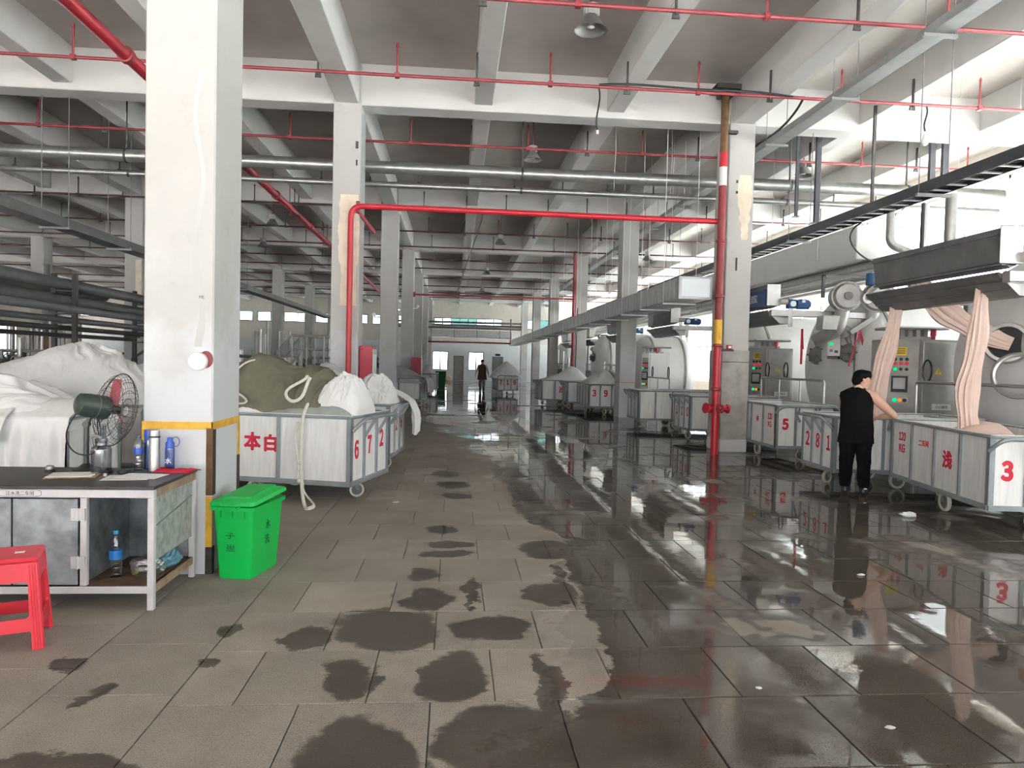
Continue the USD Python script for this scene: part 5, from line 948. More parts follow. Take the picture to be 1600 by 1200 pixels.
# electric cabinets
def cabinet(label, x0, x1, xb, y, d, zt, white=False):
    t = thing('control_cabinet', label, 'cabinet'); m = 'white_plastic' if white else 'stainless'
    poly = [(x0, y+d*.55), (xb, y), (x1, y), (x1, y+d), (x0, y+d)]
    MB().prism(poly, zt, place((0, 0, 0))).obj('cabinet_body', 'stainless_dull' if not white else m, t)
    MB().span((xb+.03, y-.018, .2), (x1-.03, y, zt-.04), bev=.006).obj('door', m, t)
    MB().span((xb-.02, y-.01, .12), (xb+.015, y+.02, zt)).obj('door_edge', m, t)
    mb = MB(); mb.prism([(-.06, 0), (.06, 0), (0, .10)], .004, wall_face(((xb+x1)/2-.05, y-.019, zt-.55), (0, -1, 0))); mb.obj('warning_triangle', 'yellow_label' if not white else 'paper', t)
    if not white:
        T = wall_face(((xb+x1)/2-.05, y-.0235, zt-.52), (0, -1, 0)); mb = MB(); mb.bar((.006, .045, 0), (-.008, .015, 0), .008, .002, T=T); mb.bar((-.008, .018, 0), (.01, .012, 0), .006, .002, T=T); mb.bar((.01, .014, 0), (-.004, -.016, 0), .008, .002, T=T); mb.obj('flash_mark', 'ink', t)
        MB().span((xb+.2, y-.024, zt-1.12), (xb+.52, y-.018, zt-1.02)).obj('paper_notice', 'paper', t)
        mb = MB(); mb.add(*lettering('小心触电', .05, .001, 0), wall_face((xb+.36, y-.025, zt-1.07), (0, -1, 0))); mb.obj('notice_lettering', 'ink', t)
    e = np.array([xb-x0, -d*.55, 0]); L = np.linalg.norm(e); e /= L; n = np.array([e[1], -e[0], 0]); n = n if n[1] < 0 else -n; T = wall_face(((x0+xb)/2, y+d*.275, 0), n)
    p = MB().box((0, zt-.6, .004), (L*.9, .9, .01), T).obj('operator_panel', 'stainless_dull', t)
    if not white:
        MB().box((-.01, zt-.19, .012), (.17, .14, .006), T).obj('yellow_plate', 'yellow_label', t); mb = MB()
        for q in range(3): mb.box((-.01, zt-.15-.035*q, .016), (.12, .012, .003), T)
        mb.obj('plate_lettering', 'ink', t)
    for j, (cols, z) in enumerate(((('black_plastic',)*3, zt-.32), (('led_red', 'led_red', 'led_red'), zt-.39), (('led_green', 'black_plastic', 'black_plastic'), zt-.48))):
        for q, m2 in enumerate(cols): MB().lathe(cyl(.026, 0, .02), 12, T @ place((-.09+.085*q, z, .01))).obj('push_button', m2, p)
    MB().box((-.02, zt-.72, .015), (.24, .26, .02), T, bev=.004).obj('screen_bezel', 'black_plastic', t); MB().box((-.02, zt-.71, .027), (.18, .18, .004), T).obj('screen', 'cloth_grey', t)
    MB().box((-.01, zt-.98, .012), (.24, .09, .012), T).obj('switch_plate', 'stainless', t)
    for q, m2 in ((-.08, 'led_green'), (0, 'led_amber'), (.07, 'black_plastic')): MB().lathe(cyl(.03, 0, .02), 12, T @ place((q, zt-.98, .018))).obj('switch_light', m2, p)
    mb = MB(); mb.span((x0+.1, y+.15, zt), (x0+.65, y+d-.1, zt+.05)); mb.span((x0+.02, y+.08, zt+.16), (x0+.9, y+d, zt+.21), bev=.02)
    for q in range(4): mb.span((x0+.14+.13*q, y+.2, zt+.04), (x0+.21+.13*q, y+.4, zt+.17))
    mb.obj('roof_vent', 'stainless', t)
    mb = MB(); mb.lathe(cyl(.045, 0, .10), 14, place((xb+.28, y+.12, zt+.06))); mb.lathe(cyl(.03, 0, .06), 12, place((xb+.28, y+.12, zt))); mb.obj('beacon', 'cabinet_red', t)
cabinet('steel control cabinet with a yellow warning triangle, between the two falls of pink cloth', 7.02, 8.05, 7.38, 10.6, .75, 2.12)
cabinet('steel control cabinet below the straight red ribbon, right of the bare column', 7.05, 7.95, 7.32, 16.0, .7, 2.08)
cabinet('white control cabinet in front of the white domed tank', 5.95, 6.75, 6.1, 21.7, .4, 2.0, True)
t = thing('paper_dispenser', 'small tan box on a dark bracket left of the cabinet below the red ribbon', 'box', (6.85, 16.1, 1.25)); MB().span((-.16, 0, 0), (.02, .12, .34), bev=.02).obj('case', 'tan_plastic', t); MB().span((-.1, .02, -.16), (-.02, .08, 0)).obj('bracket', 'dark_iron', t); MB().span((-.1, .05, -1.25), (-.06, .09, -.1)).obj('stand', 'dark_iron', t)
# handrails
def rail(label, x, y0, y1, z, ny, loops=()):
    t = thing('hand_rail', label, 'railing', (x, 0, 0))
    MB().tube(fillet([(0, y0, 0), (0, y0, z), (0, y1, z), (0, y1, 0)], .06), .024, 10).obj('top_rail', 'stainless', t); MB().tube([(0, y0, z-.5), (0, y1, z-.5)], .018, 8).obj('mid_rail', 'stainless', t)
    for y in np.linspace(y0, y1, ny)[1:-1]: MB().tube([(0, y, 0), (0, y, z)], .02, 10).obj('baluster', 'stainless', t)
    for y in loops: MB().tube([(.02+.05*math.cos(a)*.3, y+.12*math.cos(a), z+.17+.16*math.sin(a)) for a in np.linspace(0, 2*PI, 20)[:-1]], .014, 6, closed=True).obj('hose_loop', 'black_plastic', t)
rail('stainless handrail behind the cart numbered 281, with two black loops on it', 6.75, 12.35, 15.0, 1.40, 4, (13.9, 14.75))
rail('stainless handrail behind the right foreground cart', 6.98, 5.6, 10.1, 1.45, 3, (9.9,))
rail('low dark handrail with two loops left of the red riser', 6.0, 19.2, 21.4, 1.25, 3, (19.4, 21.0))
t = thing('steel_post', 'plain steel post between the two near dyeing tanks', 'post', (7.95, 10.35, 0)); MB().span((-.05, -.05, 0), (.05, .05, 2.75), bev=.006).obj('shaft', 'stainless_dull', t); MB().span((-.4, -.06, 2.65), (2.2, .06, 2.85)).obj('cross_bar', 'stainless_dull', t)
# hatch ring with cloth mouth on the nearest tank
t = thing('hatch_ring', 'open round steel hatch ring on the nearest tank where the cloth enters', 'hatch'); T = axis((7.12, 8.55, 2.0), (-.75, -.65, .1)); mb = MB()
mb.lathe([(.20, -.10), (.25, -.10), (.27, .0), (.25, .06), (.21, .06), (.20, .0), (.20, -.10)], 32, T); mb.obj('ring', 'stainless', t); MB().lathe(cyl(.2, -.09, -.08), 24, T).obj('dark_mouth', 'black_plastic', t)  # black disc stands in for the shade inside the hatch
mb = MB(); mb.tube([(.27*math.cos(a), .27*math.sin(a)-.42, .05) for a in np.linspace(0, 2*PI, 30)[:-1]], .035, 8, T @ place((0.15, 0, 0)), closed=True); mb.obj('lid_ring', 'stainless', t)
MB().lathe([(0, 0), (.14, 0), (.15, .2), (0, .24)], 18, axis((7.85, 9.2, 2.62), (0, 0, 1))).obj('pump_motor', 'motor_blue', None, label='dark blue motor on top of the nearest dyeing tank', cat='motor')
MB().span((7.1, 7.85, 2.05), (7.13, 8.12, 2.22)).obj('name_plate', 'tan_plastic', None, label='brown plate on the nearest dyeing tank at the right edge', cat='plate')
# steel mains above the machines
for k, (x, z, rr, m) in enumerate([(9.4, 3.97, .13, 'stainless'), (9.75, 4.0, .10, 'galvanised'), (9.2, 3.78, .09, 'stainless'), (9.9, 3.8, .16, 'stainless'), (8.9, 3.62, .07, 'galvanised')]):
    t = thing('steel_main', f'long bright steel pipe above the dyeing machines, {["second","fourth","third lowest,","fifth","lowest"][k]} from below and {["slim","slim","slim","thick","slim"][k]}', 'pipe', (x, 0, z)); MB().tube([(0, 5, 0), (0, 57, 0)], rr, 16).obj('pipe', m, t)
    for y in (8, 14, 20, 26): MB().lathe([(rr, -.02), (rr+.02, -.02), (rr+.02, .02), (rr, .02)], 16, axis((0, y, 0), (0, 1, 0))).obj('flange', 'stainless_dull', t)
for k, pts in enumerate([[(8.0, 12.5, 4.1), (8.0, 12.5, 3.9+.45), (8.0, 12.5, 3.95), (8.3, 12.5, 3.85), (9.0, 12.6, 3.85)], [(8.0, 10.9, 6.0), (8.0, 10.9, 3.95), (8.6, 10.9, 3.8)], [(8.05, 11.6, 4.5), (8.05, 11.6, 3.58), (8.95, 11.6, 3.62)], [(7.97, 11.55, 4.5), (7.97, 11.55, 3.5), (8.95, 11.5, 3.60)]]):
    t = thing('vertical_pipe', ['elbowed pipe left of the two vertical pipes above the front reel', 'thick vertical pipe dropping behind the front reel', 'pale vertical pipe beside a dark cable behind the front reel', 'dark cable bundle dropping beside the pale vertical pipe'][k], 'pipe')
    if k == 0: pts = [(8.0, 12.5, 4.6), (8.0, 12.5, 3.95), (8.3, 12.5, 3.85), (8.95, 12.5, 3.62)]
    if k == 1: pts = [(8.0, 10.9, 4.5), (8.0, 10.9, 3.55), (8.95, 10.9, 3.60)]
    MB().tube(fillet(pts, .22, 7), (.07, .085, .055, .03)[k], 14).obj('pipe', ('galvanised', 'galvanised', 'stainless', 'black_plastic')[k], t)
t = thing('ventilation_box', 'white box girder running along above the machines right of the bare column', 'duct', (9.0, 15.3, 4.12)); MB().span((0, 0, 0), (1.2, 30, .78), bev=.02).obj('box', 'painted_white', t)
# small parts on the far wall of machines: valve trees
def valves(name, label, x, y, n, h, seed, sx=.28, body=True, dark=True):
    q = random.Random(seed); t = thing(name, label, 'machine', (x, y, 0))
    if body: MB().lathe([(0, 0), (.32, .02), (.36, .1), (.36, n*sx), (.32, n*sx+.08), (0, n*sx+.1)], 22, axis((-.1, .3, .95), (1, 0, 0))).obj('header_tank', 'machine_dark' if dark else 'stainless_dull', t)
    MB().span((-.1, 0, 0), (n*sx, .5, .22)).obj('base', 'machine_dark', t)
    for k in range(n):
        xx, hh, rr = sx*k, h*(.55+.45*q.random()), .03+.03*q.random(); mb = MB(); yy = q.random()*.4; mb.tube([(xx, yy, .2), (xx, yy, hh)], rr, 10); mb.obj('stand_pipe', q.choice(['stainless', 'galvanised', 'stainless_dull']), t)
        z = .9+.7*q.random(); mb = MB(); mb.lathe([(rr, -.07), (rr+.05, -.06), (rr+.05, -.03), (rr+.02, 0), (rr+.05, .03), (rr+.05, .06), (rr, .07)], 12, place((xx, yy, z)))
        mb.tube([(xx, yy, z), (xx, yy-.16, z)], .012, 6); mb.tube([(xx+.09*math.cos(a), yy-.16, z+.09*math.sin(a)) for a in np.linspace(0, 2*PI, 14)[:-1]], .012, 5, closed=True); mb.obj('valve', q.choice(['machine_dark', 'machine_dark', 'stainless_dull']), t)
    for k in range(3): mb = MB(); z = .5+.55*k; mb.tube([(-.1, .25, z), (n*sx, .25, z)], .035, 8); mb.obj('cross_pipe', q.choice(['machine_dark', 'stainless_dull']), t)
    if q.random() < .8: MB().span((n*sx*.4, -.1, 1.1), (n*sx*.4+.35, .0, 1.6), bev=.01).obj('gauge_box', q.choice(['white_plastic', 'stainless_dull']), t)
vp = [(-14.8, 15.5, 9), (-11.6, 16.8, 9), (-9.3, 15.2, 6), (-13.5, 21.5, 10), (-10.4, 23, 8), (-6.9, 22.5, 7), (-5.2, 19.0, 6), (-6.4, 16.6, 6), (-18.5, 22, 9), (-8.2, 30, 9), (-4.6, 26, 7), (-13, 30, 9), (-5.6, 36, 8), (-9, 40, 8), (6.0, 27.6, 8), (6.2, 33.6, 8), (5.9, 39.6, 8)]
for k, (x, y, n) in enumerate(vp):
    valves('valve_manifold', ['valve manifold with stand pipes at the far left edge', 'valve manifold with dark header behind the white heap', 'valve manifold just left of the second-row column', 'dark valve manifold deep in the left bays behind the far-left ones', 'valve manifold beyond the second-row column', 'row of pale stand pipes right of the near column', 'dark machinery under the steel stair rail', 'stand pipes directly right of the near column behind the olive sacks', 'valve manifold deepest at the left edge', 'distant valve manifold under the high windows on the left', 'dark machinery left of the third left column', 'distant valve manifold far left', 'small distant manifold left of the fourth left column', 'most distant manifold on the left', 'dark valve manifold between the third and fourth right columns', 'dark valve manifold behind the fourth right column', 'dark valve manifold among the most distant right columns'][k], x, y, n, 2.6, 100+k)
# pipe rack left
for k, (z, rr, x, m) in enumerate([(2.90, .11, -7.5, 'machine_dark'), (2.60, .12, -7.6, 'machine_dark'), (2.42, .08, -7.3, 'tray_grey'), (2.22, .06, -7.5, 'machine_dark'), (2.06, .05, -7.5, 'dark_iron'), (1.92, .04, -7.5, 'dark_iron'), (2.95, .16, -8.1, 'stainless_dull')]):
    t = thing('rack_pipe', f'dark pipe of the rack on the far left, {ORD[k]} from the top' if k < 6 else 'thick lagged pipe behind the top of the rack on the far left', 'pipe', (x, 0, z)); MB().tube([(0, 6.0, 0), (0, 20.3 if k < 5 else 17, 0)], rr, 12).obj('pipe', m, t)
for k, y in enumerate((10.5, 14.2, 17.6)):
    t = thing('pipe_rack_frame', f'dark upright frame carrying the pipe rack on the left, {ORD[k]} from the camera', 'frame', (-7.5, y, 0)); mb = MB(); mb.span((-.22, -.04, 1.5), (-.14, .04, 3.1)); mb.span((.16, -.04, 1.75), (.24, .04, 3.1)); mb.bar((-.2, 0, 1.5), (.2, 0, 1.78), .05)
    for z in (1.86, 2.14, 2.32, 2.46, 2.76): mb.span((-.22, -.03, z), (.22, .03, z+.03))
    mb.obj('frame', 'dark_iron', t); MB().span((-.23, -.05, 0), (-.13, .05, 1.5)).obj('foot_post', 'brown_rust' if k == 1 else 'dark_iron', t)
t = thing('pipe_on_column', 'grey pipe with a brown lower sleeve standing against a left background column', 'pipe', (-15.95, 28.9, 0)); MB().tube([(0, 0, 1.2), (0, 0, 5.0)], .14, 10).obj('pipe', 'hatch_grey', t); MB().tube([(0, 0, .2), (0, 0, 2.2)], .15, 10).obj('sleeve', 'wood', t)
# stair and platform rail behind the olive sacks
t = thing('platform_stair', 'steel stair and platform with handrails behind the olive sacks', 'stair', (0, 17.0, 0))
for y in (0, 1.0):
    MB().tube(fillet([(-4.55, y, 1.2), (-3.86, y, 2.12), (-2.75, y, 2.12)], .05), .028, 8).obj('top_rail', 'stainless_dull', t); MB().tube(fillet([(-4.4, y, 1.0), (-3.8, y, 1.8), (-2.75, y, 1.8)], .05), .022, 8).obj('mid_rail', 'stainless_dull', t)
    for x, z in ((-4.4, 1.4), (-3.84, 2.1), (-3.5, 2.1), (-3.1, 2.1), (-2.78, 2.1)): MB().tube([(x, y, 0), (x, y, z)], .024, 8).obj('rail_post', 'stainless_dull', t)
MB().span((-3.9, 0, 1.1), (-2.75, 1.0, 1.16)).obj('platform', 'machine_dark', t)
for k in range(4): MB().span((-4.6+.17*k, .02, .22+.24*k), (-4.35+.17*k, .98, .26+.24*k)).obj('tread', 'machine_dark', t)
t = thing('tube_lamp', 'white tube lamp case lying above the machinery behind the olive sacks', 'lamp', (-4.0, 16.0, 1.50)); MB().span((-.25, 0, 0), (.25, .1, .09), bev=.01).obj('case', 'white_plastic', t); MB().lathe(cyl(.02, 0, .006), 10, axis((.2, 0, .05), (0, -1, 0))).obj('switch', 'black_plastic', t); MB().span((-.05, .03, -1.5), (.0, .08, 0)).obj('stand', 'dark_iron', t)
# ------------------------------------------------------------------ falling pink cloth
def cloth_fall(label, pts, wid, seed, thick=.35, n=70, m=110, lobes=11):
    c = spline(pts, n); t = np.gradient(c, axis=0); t /= np.linalg.norm(t, axis=1, keepdims=True)
    side = np.cross(t, (.3, 1, 0)); side /= np.linalg.norm(side, axis=1, keepdims=True); dep = np.cross(side, t); th = np.arange(m)*2*PI/m
    S = np.linspace(0, 1, n)[:, None]; TH = th[None, :]; ph = 2.2*fbm(np.stack([S*2.2+0*TH, 0*S+0*TH, 0*S+0*TH], -1), 2, seed)
    R = 1 + .24*np.sin(lobes*TH+ph*1.6+S*1.5) + .14*np.sin((lobes*2+3)*TH-ph*2.4) + .22*(fbm(np.stack([np.cos(TH)*1.5+0*S, np.sin(TH)*1.5+0*S, S*5+0*TH], -1), 3, seed)-.5)
    wv = (np.interp(S[:, 0], np.linspace(0, 1, len(wid)), wid)/2)[:, None]*(1+.10*np.sin(S*17+seed))
    P = c[:, None, :] + (wv*R*np.cos(TH))[..., None]*side[:, None, :] + (wv*thick*R*np.sin(TH))[..., None]*dep[:, None, :]
    P = np.concatenate([P, P[:, :1]], 1); mb = MB(); mb.grid(P); return mb.obj('hanging_cloth', 'cloth_pink', None, smooth=True, label=label, cat='cloth')
cloth_fall('pale pink cloth falling from the front reel into the right foreground cart', [(6.12, 7.75, 2.62), (6.10, 7.76, 2.2), (6.04, 7.74, 1.75), (5.98, 7.75, 1.4), (6.0, 7.75, 1.05), (6.02, 7.72, .72)], [.12, .15, .18, .195, .18, .27], 3)
cloth_fall('pale pink cloth falling from the far end of the front reel beside the man', [(6.22, 9.5, 2.62), (6.18, 9.5, 2.2), (6.08, 9.5, 1.8), (6.0, 9.5, 1.4), (5.95, 9.5, 1.05), (5.95, 9.48, .6)], [.12, .15, .19, .20, .17, .24], 8)
cloth_fall('pale pink cloth slanting from the front reel to the hatch of the nearest tank', [(6.35, 9.4, 2.95), (6.5, 9.15, 2.6), (6.72, 8.9, 2.3), (6.95, 8.7, 2.1), (7.15, 8.52, 1.98)], [.16, .24, .26, .2, .16], 13)
# ------------------------------------------------------------------ people
def sph(p, rad, n=14):
    return m3.Manifold.sphere(rad, n).translate([float(q) for q in p])
def bones(chain, n=14):
    out = []
    for a, b in zip(chain, chain[1:]): out.append(m3.Manifold.batch_hull([sph(a[0], a[1], n), sph(b[0], b[1], n)]))
    return out
def skinmesh(parts, edge=.012, it=14):
    from trimesh import smoothing
    m = m3.Manifold.batch_boolean(parts, m3.OpType.Add).refine_to_length(edge).to_mesh()
    t = trimesh.Trimesh(m.vert_properties[:, :3], m.tri_verts, process=True); smoothing.filter_taubin(t, .5, .53, it); return t
def hand(wrist, d, palm_n, curl, side, s=1.0):
    """five fingers from the wrist along d; palm_n points out of the palm"""
    d = np.array(d, float)/np.linalg.norm(d); pn = np.array(palm_n, float); pn -= d*(pn@d); pn /= np.linalg.norm(pn); sd = np.cross(d, pn)*side; w = np.array(wrist, float); P = []
    P.append(m3.Manifold.batch_hull([sph(w, .024*s), sph(w+d*.085*s+sd*.032*s, .0125*s), sph(w+d*.09*s+sd*.008*s, .013*s), sph(w+d*.078*s-sd*.034*s, .011*s), sph(w+d*.03*s+sd*.028*s, .015*s), sph(w+d*.03*s-sd*.024*s, .014*s)]))
    for k, (off, ln) in enumerate(((.032, .070), (.011, .078), (-.011, .072), (-.031, .056))):
        a = w+d*(.085-.006*abs(k-1))*s+sd*off*s; ch = [(a, .0092*s)]; ang = .15; dd = d
        for q, f in enumerate((.45, .32, .25)):
            ang += curl*(.7, .9, .6)[q]; dd = d*math.cos(ang)+pn*math.sin(ang); a = a+dd*ln*f*s; ch.append((a, (.0086, .0078, .0068)[q]*s))
        P += bones(ch, 10)
    a = w+d*.025*s+sd*.026*s; b = a+(d*.7+sd*.75+pn*.25)*.034*s; c = b+(d*.85+sd*.35+pn*.45)*.030*s; e = c+(d*.85+sd*.05+pn*.5)*.024*s
    P += bones([(a, .013*s), (b, .0105*s), (c, .0095*s), (e, .008*s)], 10); return P
def person(name, label, pos, face, head_dir, J, top_rings, mats, lean=0.0, hairlen=0.0, skirt=None, head_tilt=.12, soft=False):
    t = thing(name, label, 'person', pos, math.atan2(face[1], face[0]) - PI/2)      # local x right, y forward
    rot = math.atan2(face[1], face[0]) - PI/2; c, s = math.cos(-rot), math.sin(-rot); hd = np.array([c*head_dir[0]-s*head_dir[1], s*head_dir[0]+c*head_dir[1], 0]); hd /= np.linalg.norm(hd)
    loc = lambda w: np.array([c*(w[0]-pos[0])-s*(w[1]-pos[1]), s*(w[0]-pos[0])+c*(w[1]-pos[1]), w[2]])
    A = lambda q: loc(q[1:]) if q[0] == 'w' else np.array(q, float)
    hc = A(J['head']); fy = hd*math.cos(head_tilt)+np.array([0, 0, -math.sin(head_tilt)]); rx = np.cross(hd, (0, 0, 1)); uz = np.cross(rx, fy)
    H = lambda x, y, z: hc + rx*x + fy*y + uz*z
    P = [m3.Manifold.batch_hull([sph(H(0, -.018, .03), .088), sph(H(0, .02, .035), .078), sph(H(.0, .045, -.03), .060), sph(H(0, .058, -.085), .030), sph(H(.035, .01, -.06), .040), sph(H(-.035, .01, -.06), .040)])]
    P.append(m3.Manifold.batch_hull([sph(H(0, .088, .018), .008), sph(H(0, .118, -.028), .011), sph(H(.013, .103, -.034), .008), sph(H(-.013, .103, -.034), .008)]))
    P.append(m3.Manifold.batch_hull([sph(H(.022, .085, -.062), .007), sph(H(-.022, .085, -.062), .007), sph(H(0, .097, -.062), .008)])); P.append(m3.Manifold.batch_hull([sph(H(.016, .082, -.074), .007), sph(H(-.016, .082, -.074), .007), sph(H(0, .093, -.075), .008)]))
    P.append(m3.Manifold.batch_hull([sph(H(.04, .082, .028), .010), sph(H(-.04, .082, .028), .010), sph(H(0, .09, .026), .010)]))
    for q in (-1, 1): P.append(m3.Manifold.batch_hull([sph(H(.083*q, -.008, .018), .012), sph(H(.092*q, -.016, .012), .012), sph(H(.085*q, .0, -.03), .009)]))
    nb = A(J['neck']); P += bones([(H(0, -.02, -.05), .052), (nb, .056), (A(J['chest']), .10)])
    P += bones([(A(J['chest']), .125), (A(J['waist']), .115), (A(J['pelvis']), .125)])
    for sd in ('l', 'r'):
        q = -1 if sd == 'l' else 1
        sh, el, wr = A(J['sh'+sd]), A(J['el'+sd]), A(J['wr'+sd]); P += bones([(nb, .045), (sh, .056)]); P += bones([(A(J['chest']), .10), (sh, .056)])
        P += bones([(sh, .066), ((sh+el)/2, .060), (el, .045)]); P += bones([(el, .045), (el*.65+wr*.35, .048), (wr, .029)]); P += hand(wr, J['hd'+sd], J['hn'+sd], J.get('curl', .5), q)
        P += bones([(A(J['hip'+sd]), .10), (A(J['kn'+sd]), .060), (A(J['kn'+sd])*.7+A(J['an'+sd])*.3, .058), (A(J['an'+sd]), .038)])
        an = A(J['an'+sd]); P += bones([(an, .038), (an+np.array([0, .10, -.035]), .028)])
    b = skinmesh(P, .011); g = MB(); g.round = True; g.mesh(b); g.obj('body', 'skin', t, smooth=True)
    # hair
    hp = [m3.Manifold.batch_hull([sph(H(0, -.026, .042), .096), sph(H(0, .03, .062), .076), sph(H(0, -.05, -.01), .075)])]
    hm = hp[0]; cut = m3.Manifold.batch_hull([sph(H(0, .095, -.04), .066), sph(H(.03, .25, -.03), .09), sph(H(-.03, .25, -.03), .09), sph(H(0, .1, -.15), .07)]); hm = hm - cut
    for q in (-1, 1): hm = hm - m3.Manifold.batch_hull([sph(H(.11*q, .035, -.03), .060), sph(H(.11*q, -.005, -.075), .062), sph(H(.11*q, .10, .0), .062)])
    parts = [hm]
    for k in range(26):
        a = rng.uniform(-1.1, 1.1); d0 = H(.07*math.sin(a), .02+.038*math.cos(a), .098+.014*rng.random()); parts.append(m3.Manifold.batch_hull([sph(d0, .022), sph(d0+rx*.02*rng.uniform(-1, 1)+fy*.012+uz*.0, .014)]))
    if hairlen: parts.append(m3.Manifold.batch_hull([sph(H(0, -.06, .0), .07), sph(H(0, -.07, -hairlen), .05)]))
    hh = skinmesh(parts, .009, 6); v = np.array(hh.vertices); hh.vertices = v + (fbm(v*90, 3, 4)-.5)[:, None]*.010*((v-hc)/np.linalg.norm(v-hc, axis=1, keepdims=True)); g = MB(); g.round = True; g.mesh(hh); g.obj('hair', 'hair', t, smooth=True)
    for q in (-1, 1):
        g = MB(); g.mesh(trimesh.creation.icosphere(2, .0088), place(H(.031*q, .0815, .006))); g.obj('eye', 'white_plastic', t, smooth=True); g = MB(); g.mesh(trimesh.creation.icosphere(1, .0055), place(H(.032*q, .0868, .005))); g.obj('iris', 'hair', t, smooth=True)
        g = MB(); g.tube([H(.015*q, .097, .026), H(.034*q, .094, .031), H(.052*q, .078, .026)], .0042, 6); g.obj('eyebrow', 'hair', t)
    g = MB(); g.tube([H(-.022, .094, -.068), H(0, .104, -.068), H(.022, .094, -.068)], .0025, 5); g.obj('lips', 'tan_plastic', t)
    # top
    R = []
    for z, a, b2, x, y in top_rings:
        th = np.linspace(0, 2*PI, 49)[:-1]; wv = 1+.035*np.sin(th*5+z*9)*(.3+max(0, 1.2-z))+.02*np.sin(th*11-z*20)
        R.append(np.stack([x+a*np.sign(np.cos(th))*np.abs(np.cos(th))**.85*wv, y+b2*np.sin(th)*wv, z+.008*np.sin(th*3)], -1))
    R = np.array(R); R = np.concatenate([R, R[:, :1]], 1); g = MB(); g.grid(R); g.grid(R*[.97, .97, 1]+[0, 0, .003], flip=True); g.obj('sleeveless_top' if not soft else 'shirt', mats[0], t, smooth=True)
    if skirt: g = MB(); g.round = True; loft([np.stack([a*np.cos(np.linspace(0, 2*PI, 25)[:-1]), y+b2*np.sin(np.linspace(0, 2*PI, 25)[:-1]), np.full(24, z)], -1) for z, a, b2, y in skirt], g); g.obj('apron', mats[0], t, smooth=True)
    # trousers
    P = bones([(A(J['pelvis']), .128), (A(J['hipl'])+[0, 0, .02], .112)])+bones([(A(J['pelvis']), .128), (A(J['hipr'])+[0, 0, .02], .112)])
    for sd in 'lr': h_, k_, a_ = A(J['hip'+sd]), A(J['kn'+sd]), A(J['an'+sd]); P += bones([(h_, .113), (h_*.5+k_*.5, .098), (k_, .086), (k_*.6+a_*.4, .083), (a_+[0, 0, .045], .070)])
    b = skinmesh(P, .016, 10); v = np.array(b.vertices); b.vertices = v + (fbm(v*[14, 14, 9], 3, 6)-.5)[:, None]*.03*np.sign(v-[0, 0, 0])*[1, 1, 0]; g = MB(); g.round = True; g.mesh(b); g.obj('trousers', mats[1], t, smooth=True)
    for sd in 'lr':
        a_ = A(J['an'+sd]); P = [m3.Manifold.batch_hull([sph([a_[0], a_[1]-.03, .045], .044), sph([a_[0], a_[1]+.0, .12], .05), sph([a_[0]+.008, a_[1]+.13, .038], .038), sph([a_[0]-.012, a_[1]+.10, .042], .038), sph([a_[0], a_[1]+.05, .10], .042)])]
        b = skinmesh(P, .014, 6); v = np.array(b.vertices); v[:, 2] = np.maximum(v[:, 2], .003); b.vertices = v; g = MB(); g.round = True; g.mesh(b); sh = g.obj('shoe', mats[2], t, smooth=True)
        if sd == 'r' and not soft: MB().box((a_[0]+.028, a_[1]-.066, .09), (.035, .012, .016), rz=.4).obj('heel_tab', 'white_plastic', sh)
    return t
pp, pf = (5.21, 8.70, 0), (.55, .835)
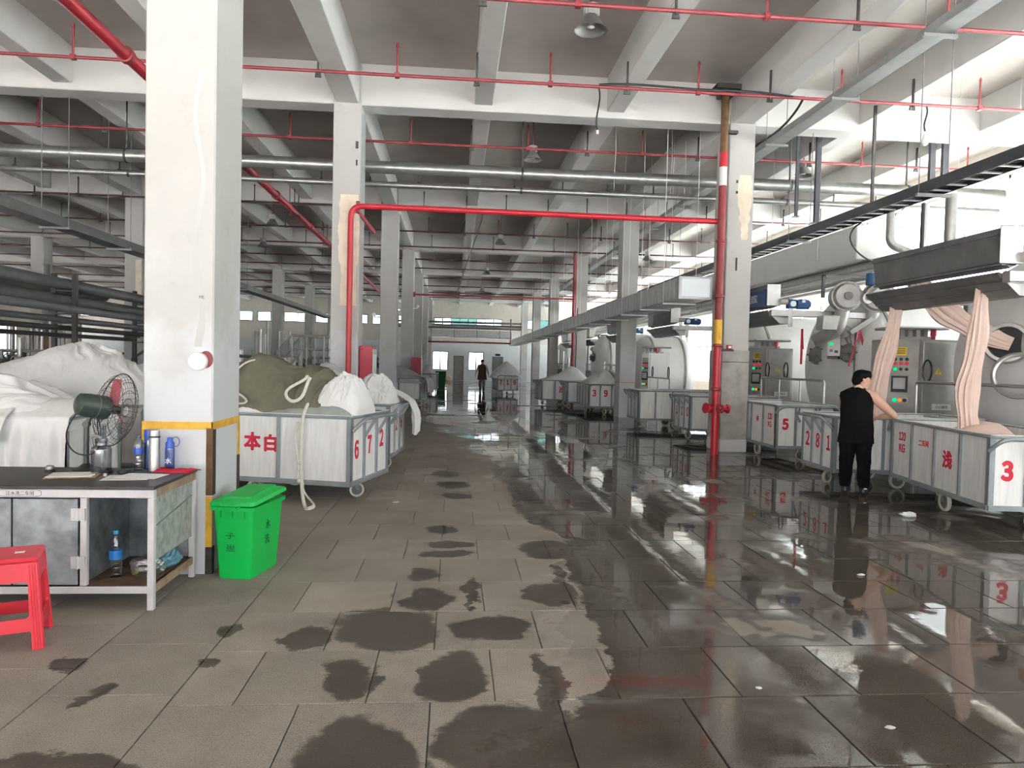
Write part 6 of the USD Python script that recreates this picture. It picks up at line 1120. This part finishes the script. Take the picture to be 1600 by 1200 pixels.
person('person', 'man in a black sleeveless top and black trousers leaning on a cart rim', pp, pf, (.96, -.2), dict(
    head=(.045, .075, 1.475), neck=(.01, .03, 1.345), chest=(0, .03, 1.16), waist=(0, .0, .98), pelvis=(0, -.01, .84),
    shr=(.175, .035, 1.275), elr=('w', 5.665, 8.62, 1.035), wrr=('w', 5.60, 8.80, 1.0), hdr=(-.55, .8, -.15), hnr=(.1, .2, -1),
    shl=(-.155, .05, 1.265), ell=(-.16, .21, 1.06), wrl=(.10, .31, 1.03), hdl=(.85, .3, -.1), hnl=(0, .3, -1), curl=.35,
    hipl=(-.085, -.01, .80), hipr=(.085, -.01, .80), knl=(-.10, .03, .44), knr=(.105, .02, .44), anl=(-.105, -.01, .085), anr=(.11, -.03, .085)),
    [(.665, .212, .165, 0, -.01), (.72, .208, .165, 0, -.01), (.85, .20, .16, 0, -.01), (.98, .192, .155, 0, .0), (1.1, .19, .15, 0, .015), (1.2, .192, .145, 0, .025), (1.27, .198, .13, -.016, .03), (1.315, .178, .11, -.018, .03), (1.35, .125, .09, -.012, .03), (1.375, .075, .078, 0, .035)],
    ('black_cloth', 'black_cloth', 'shoe_black'))
look('dark_apron', (.05, .02, .02), .8); look('grey_trouser', (.26, .235, .21), .9)
person('person', 'distant worker in a dark apron walking towards the camera down the aisle', (1.52, 38.4, 0), (-.1, -1), (-.1, -1), dict(
    head=(0, .04, 1.58), neck=(0, .0, 1.45), chest=(0, .0, 1.25), waist=(0, 0, 1.05), pelvis=(0, 0, .92), shr=(.19, 0, 1.38), shl=(-.19, 0, 1.38), elr=(.30, -.05, 1.12), ell=(-.30, .03, 1.12), wrr=(.36, .05, .90), wrl=(-.36, .12, .90),
    hdr=(.1, .1, -1), hdl=(-.1, .1, -1), hnr=(-1, 0, 0), hnl=(1, 0, 0), hipl=(-.09, 0, .87), hipr=(.09, 0, .87), knl=(-.1, .10, .48), knr=(.1, -.02, .48), anl=(-.1, .05, .085), anr=(.1, -.16, .10)),
    [(.62, .26, .2, 0, 0), (.8, .24, .18, 0, 0), (1.0, .21, .16, 0, 0), (1.2, .22, .15, 0, 0), (1.34, .21, .13, 0, 0), (1.42, .13, .1, 0, 0), (1.47, .08, .08, 0, 0)],
    ('dark_apron', 'grey_trouser', 'shoe_black'), hairlen=.12, soft=True)
# scraps on the wet floor
for k, (x, y, labl, m) in enumerate([(5.05, 7.35, 'crumpled pale scrap under the right foreground cart', 'paper'), (3.2, 5.2, 'small bright scrap of plastic lying in the puddle', 'paper'), (1.98, 2.95, 'small white scrap on the wet slabs at the lower right', 'paper'), (-.62, 7.9, 'small white scrap on the dry slabs near the hanging tie', 'paper'), (1.55, 3.35, 'tiny white scrap on the wet slabs right of the column reflection', 'paper')]):
    vv = np.array(trimesh.creation.icosphere(2, 1.0).vertices); ff = trimesh.creation.icosphere(2, 1.0).faces; q = fbm(vv*1.7+k, 3, k); s = (.09, .03, .022, .035, .016)[k]; vv = vv*(.5+q)[:, None]*[s, s*.6, s*.3]; mb = MB(); mb.add(vv, ff, place((x, y, s*.22))); mb.obj('litter', 'thread_pale' if k else m, None, label=labl, cat='litter')
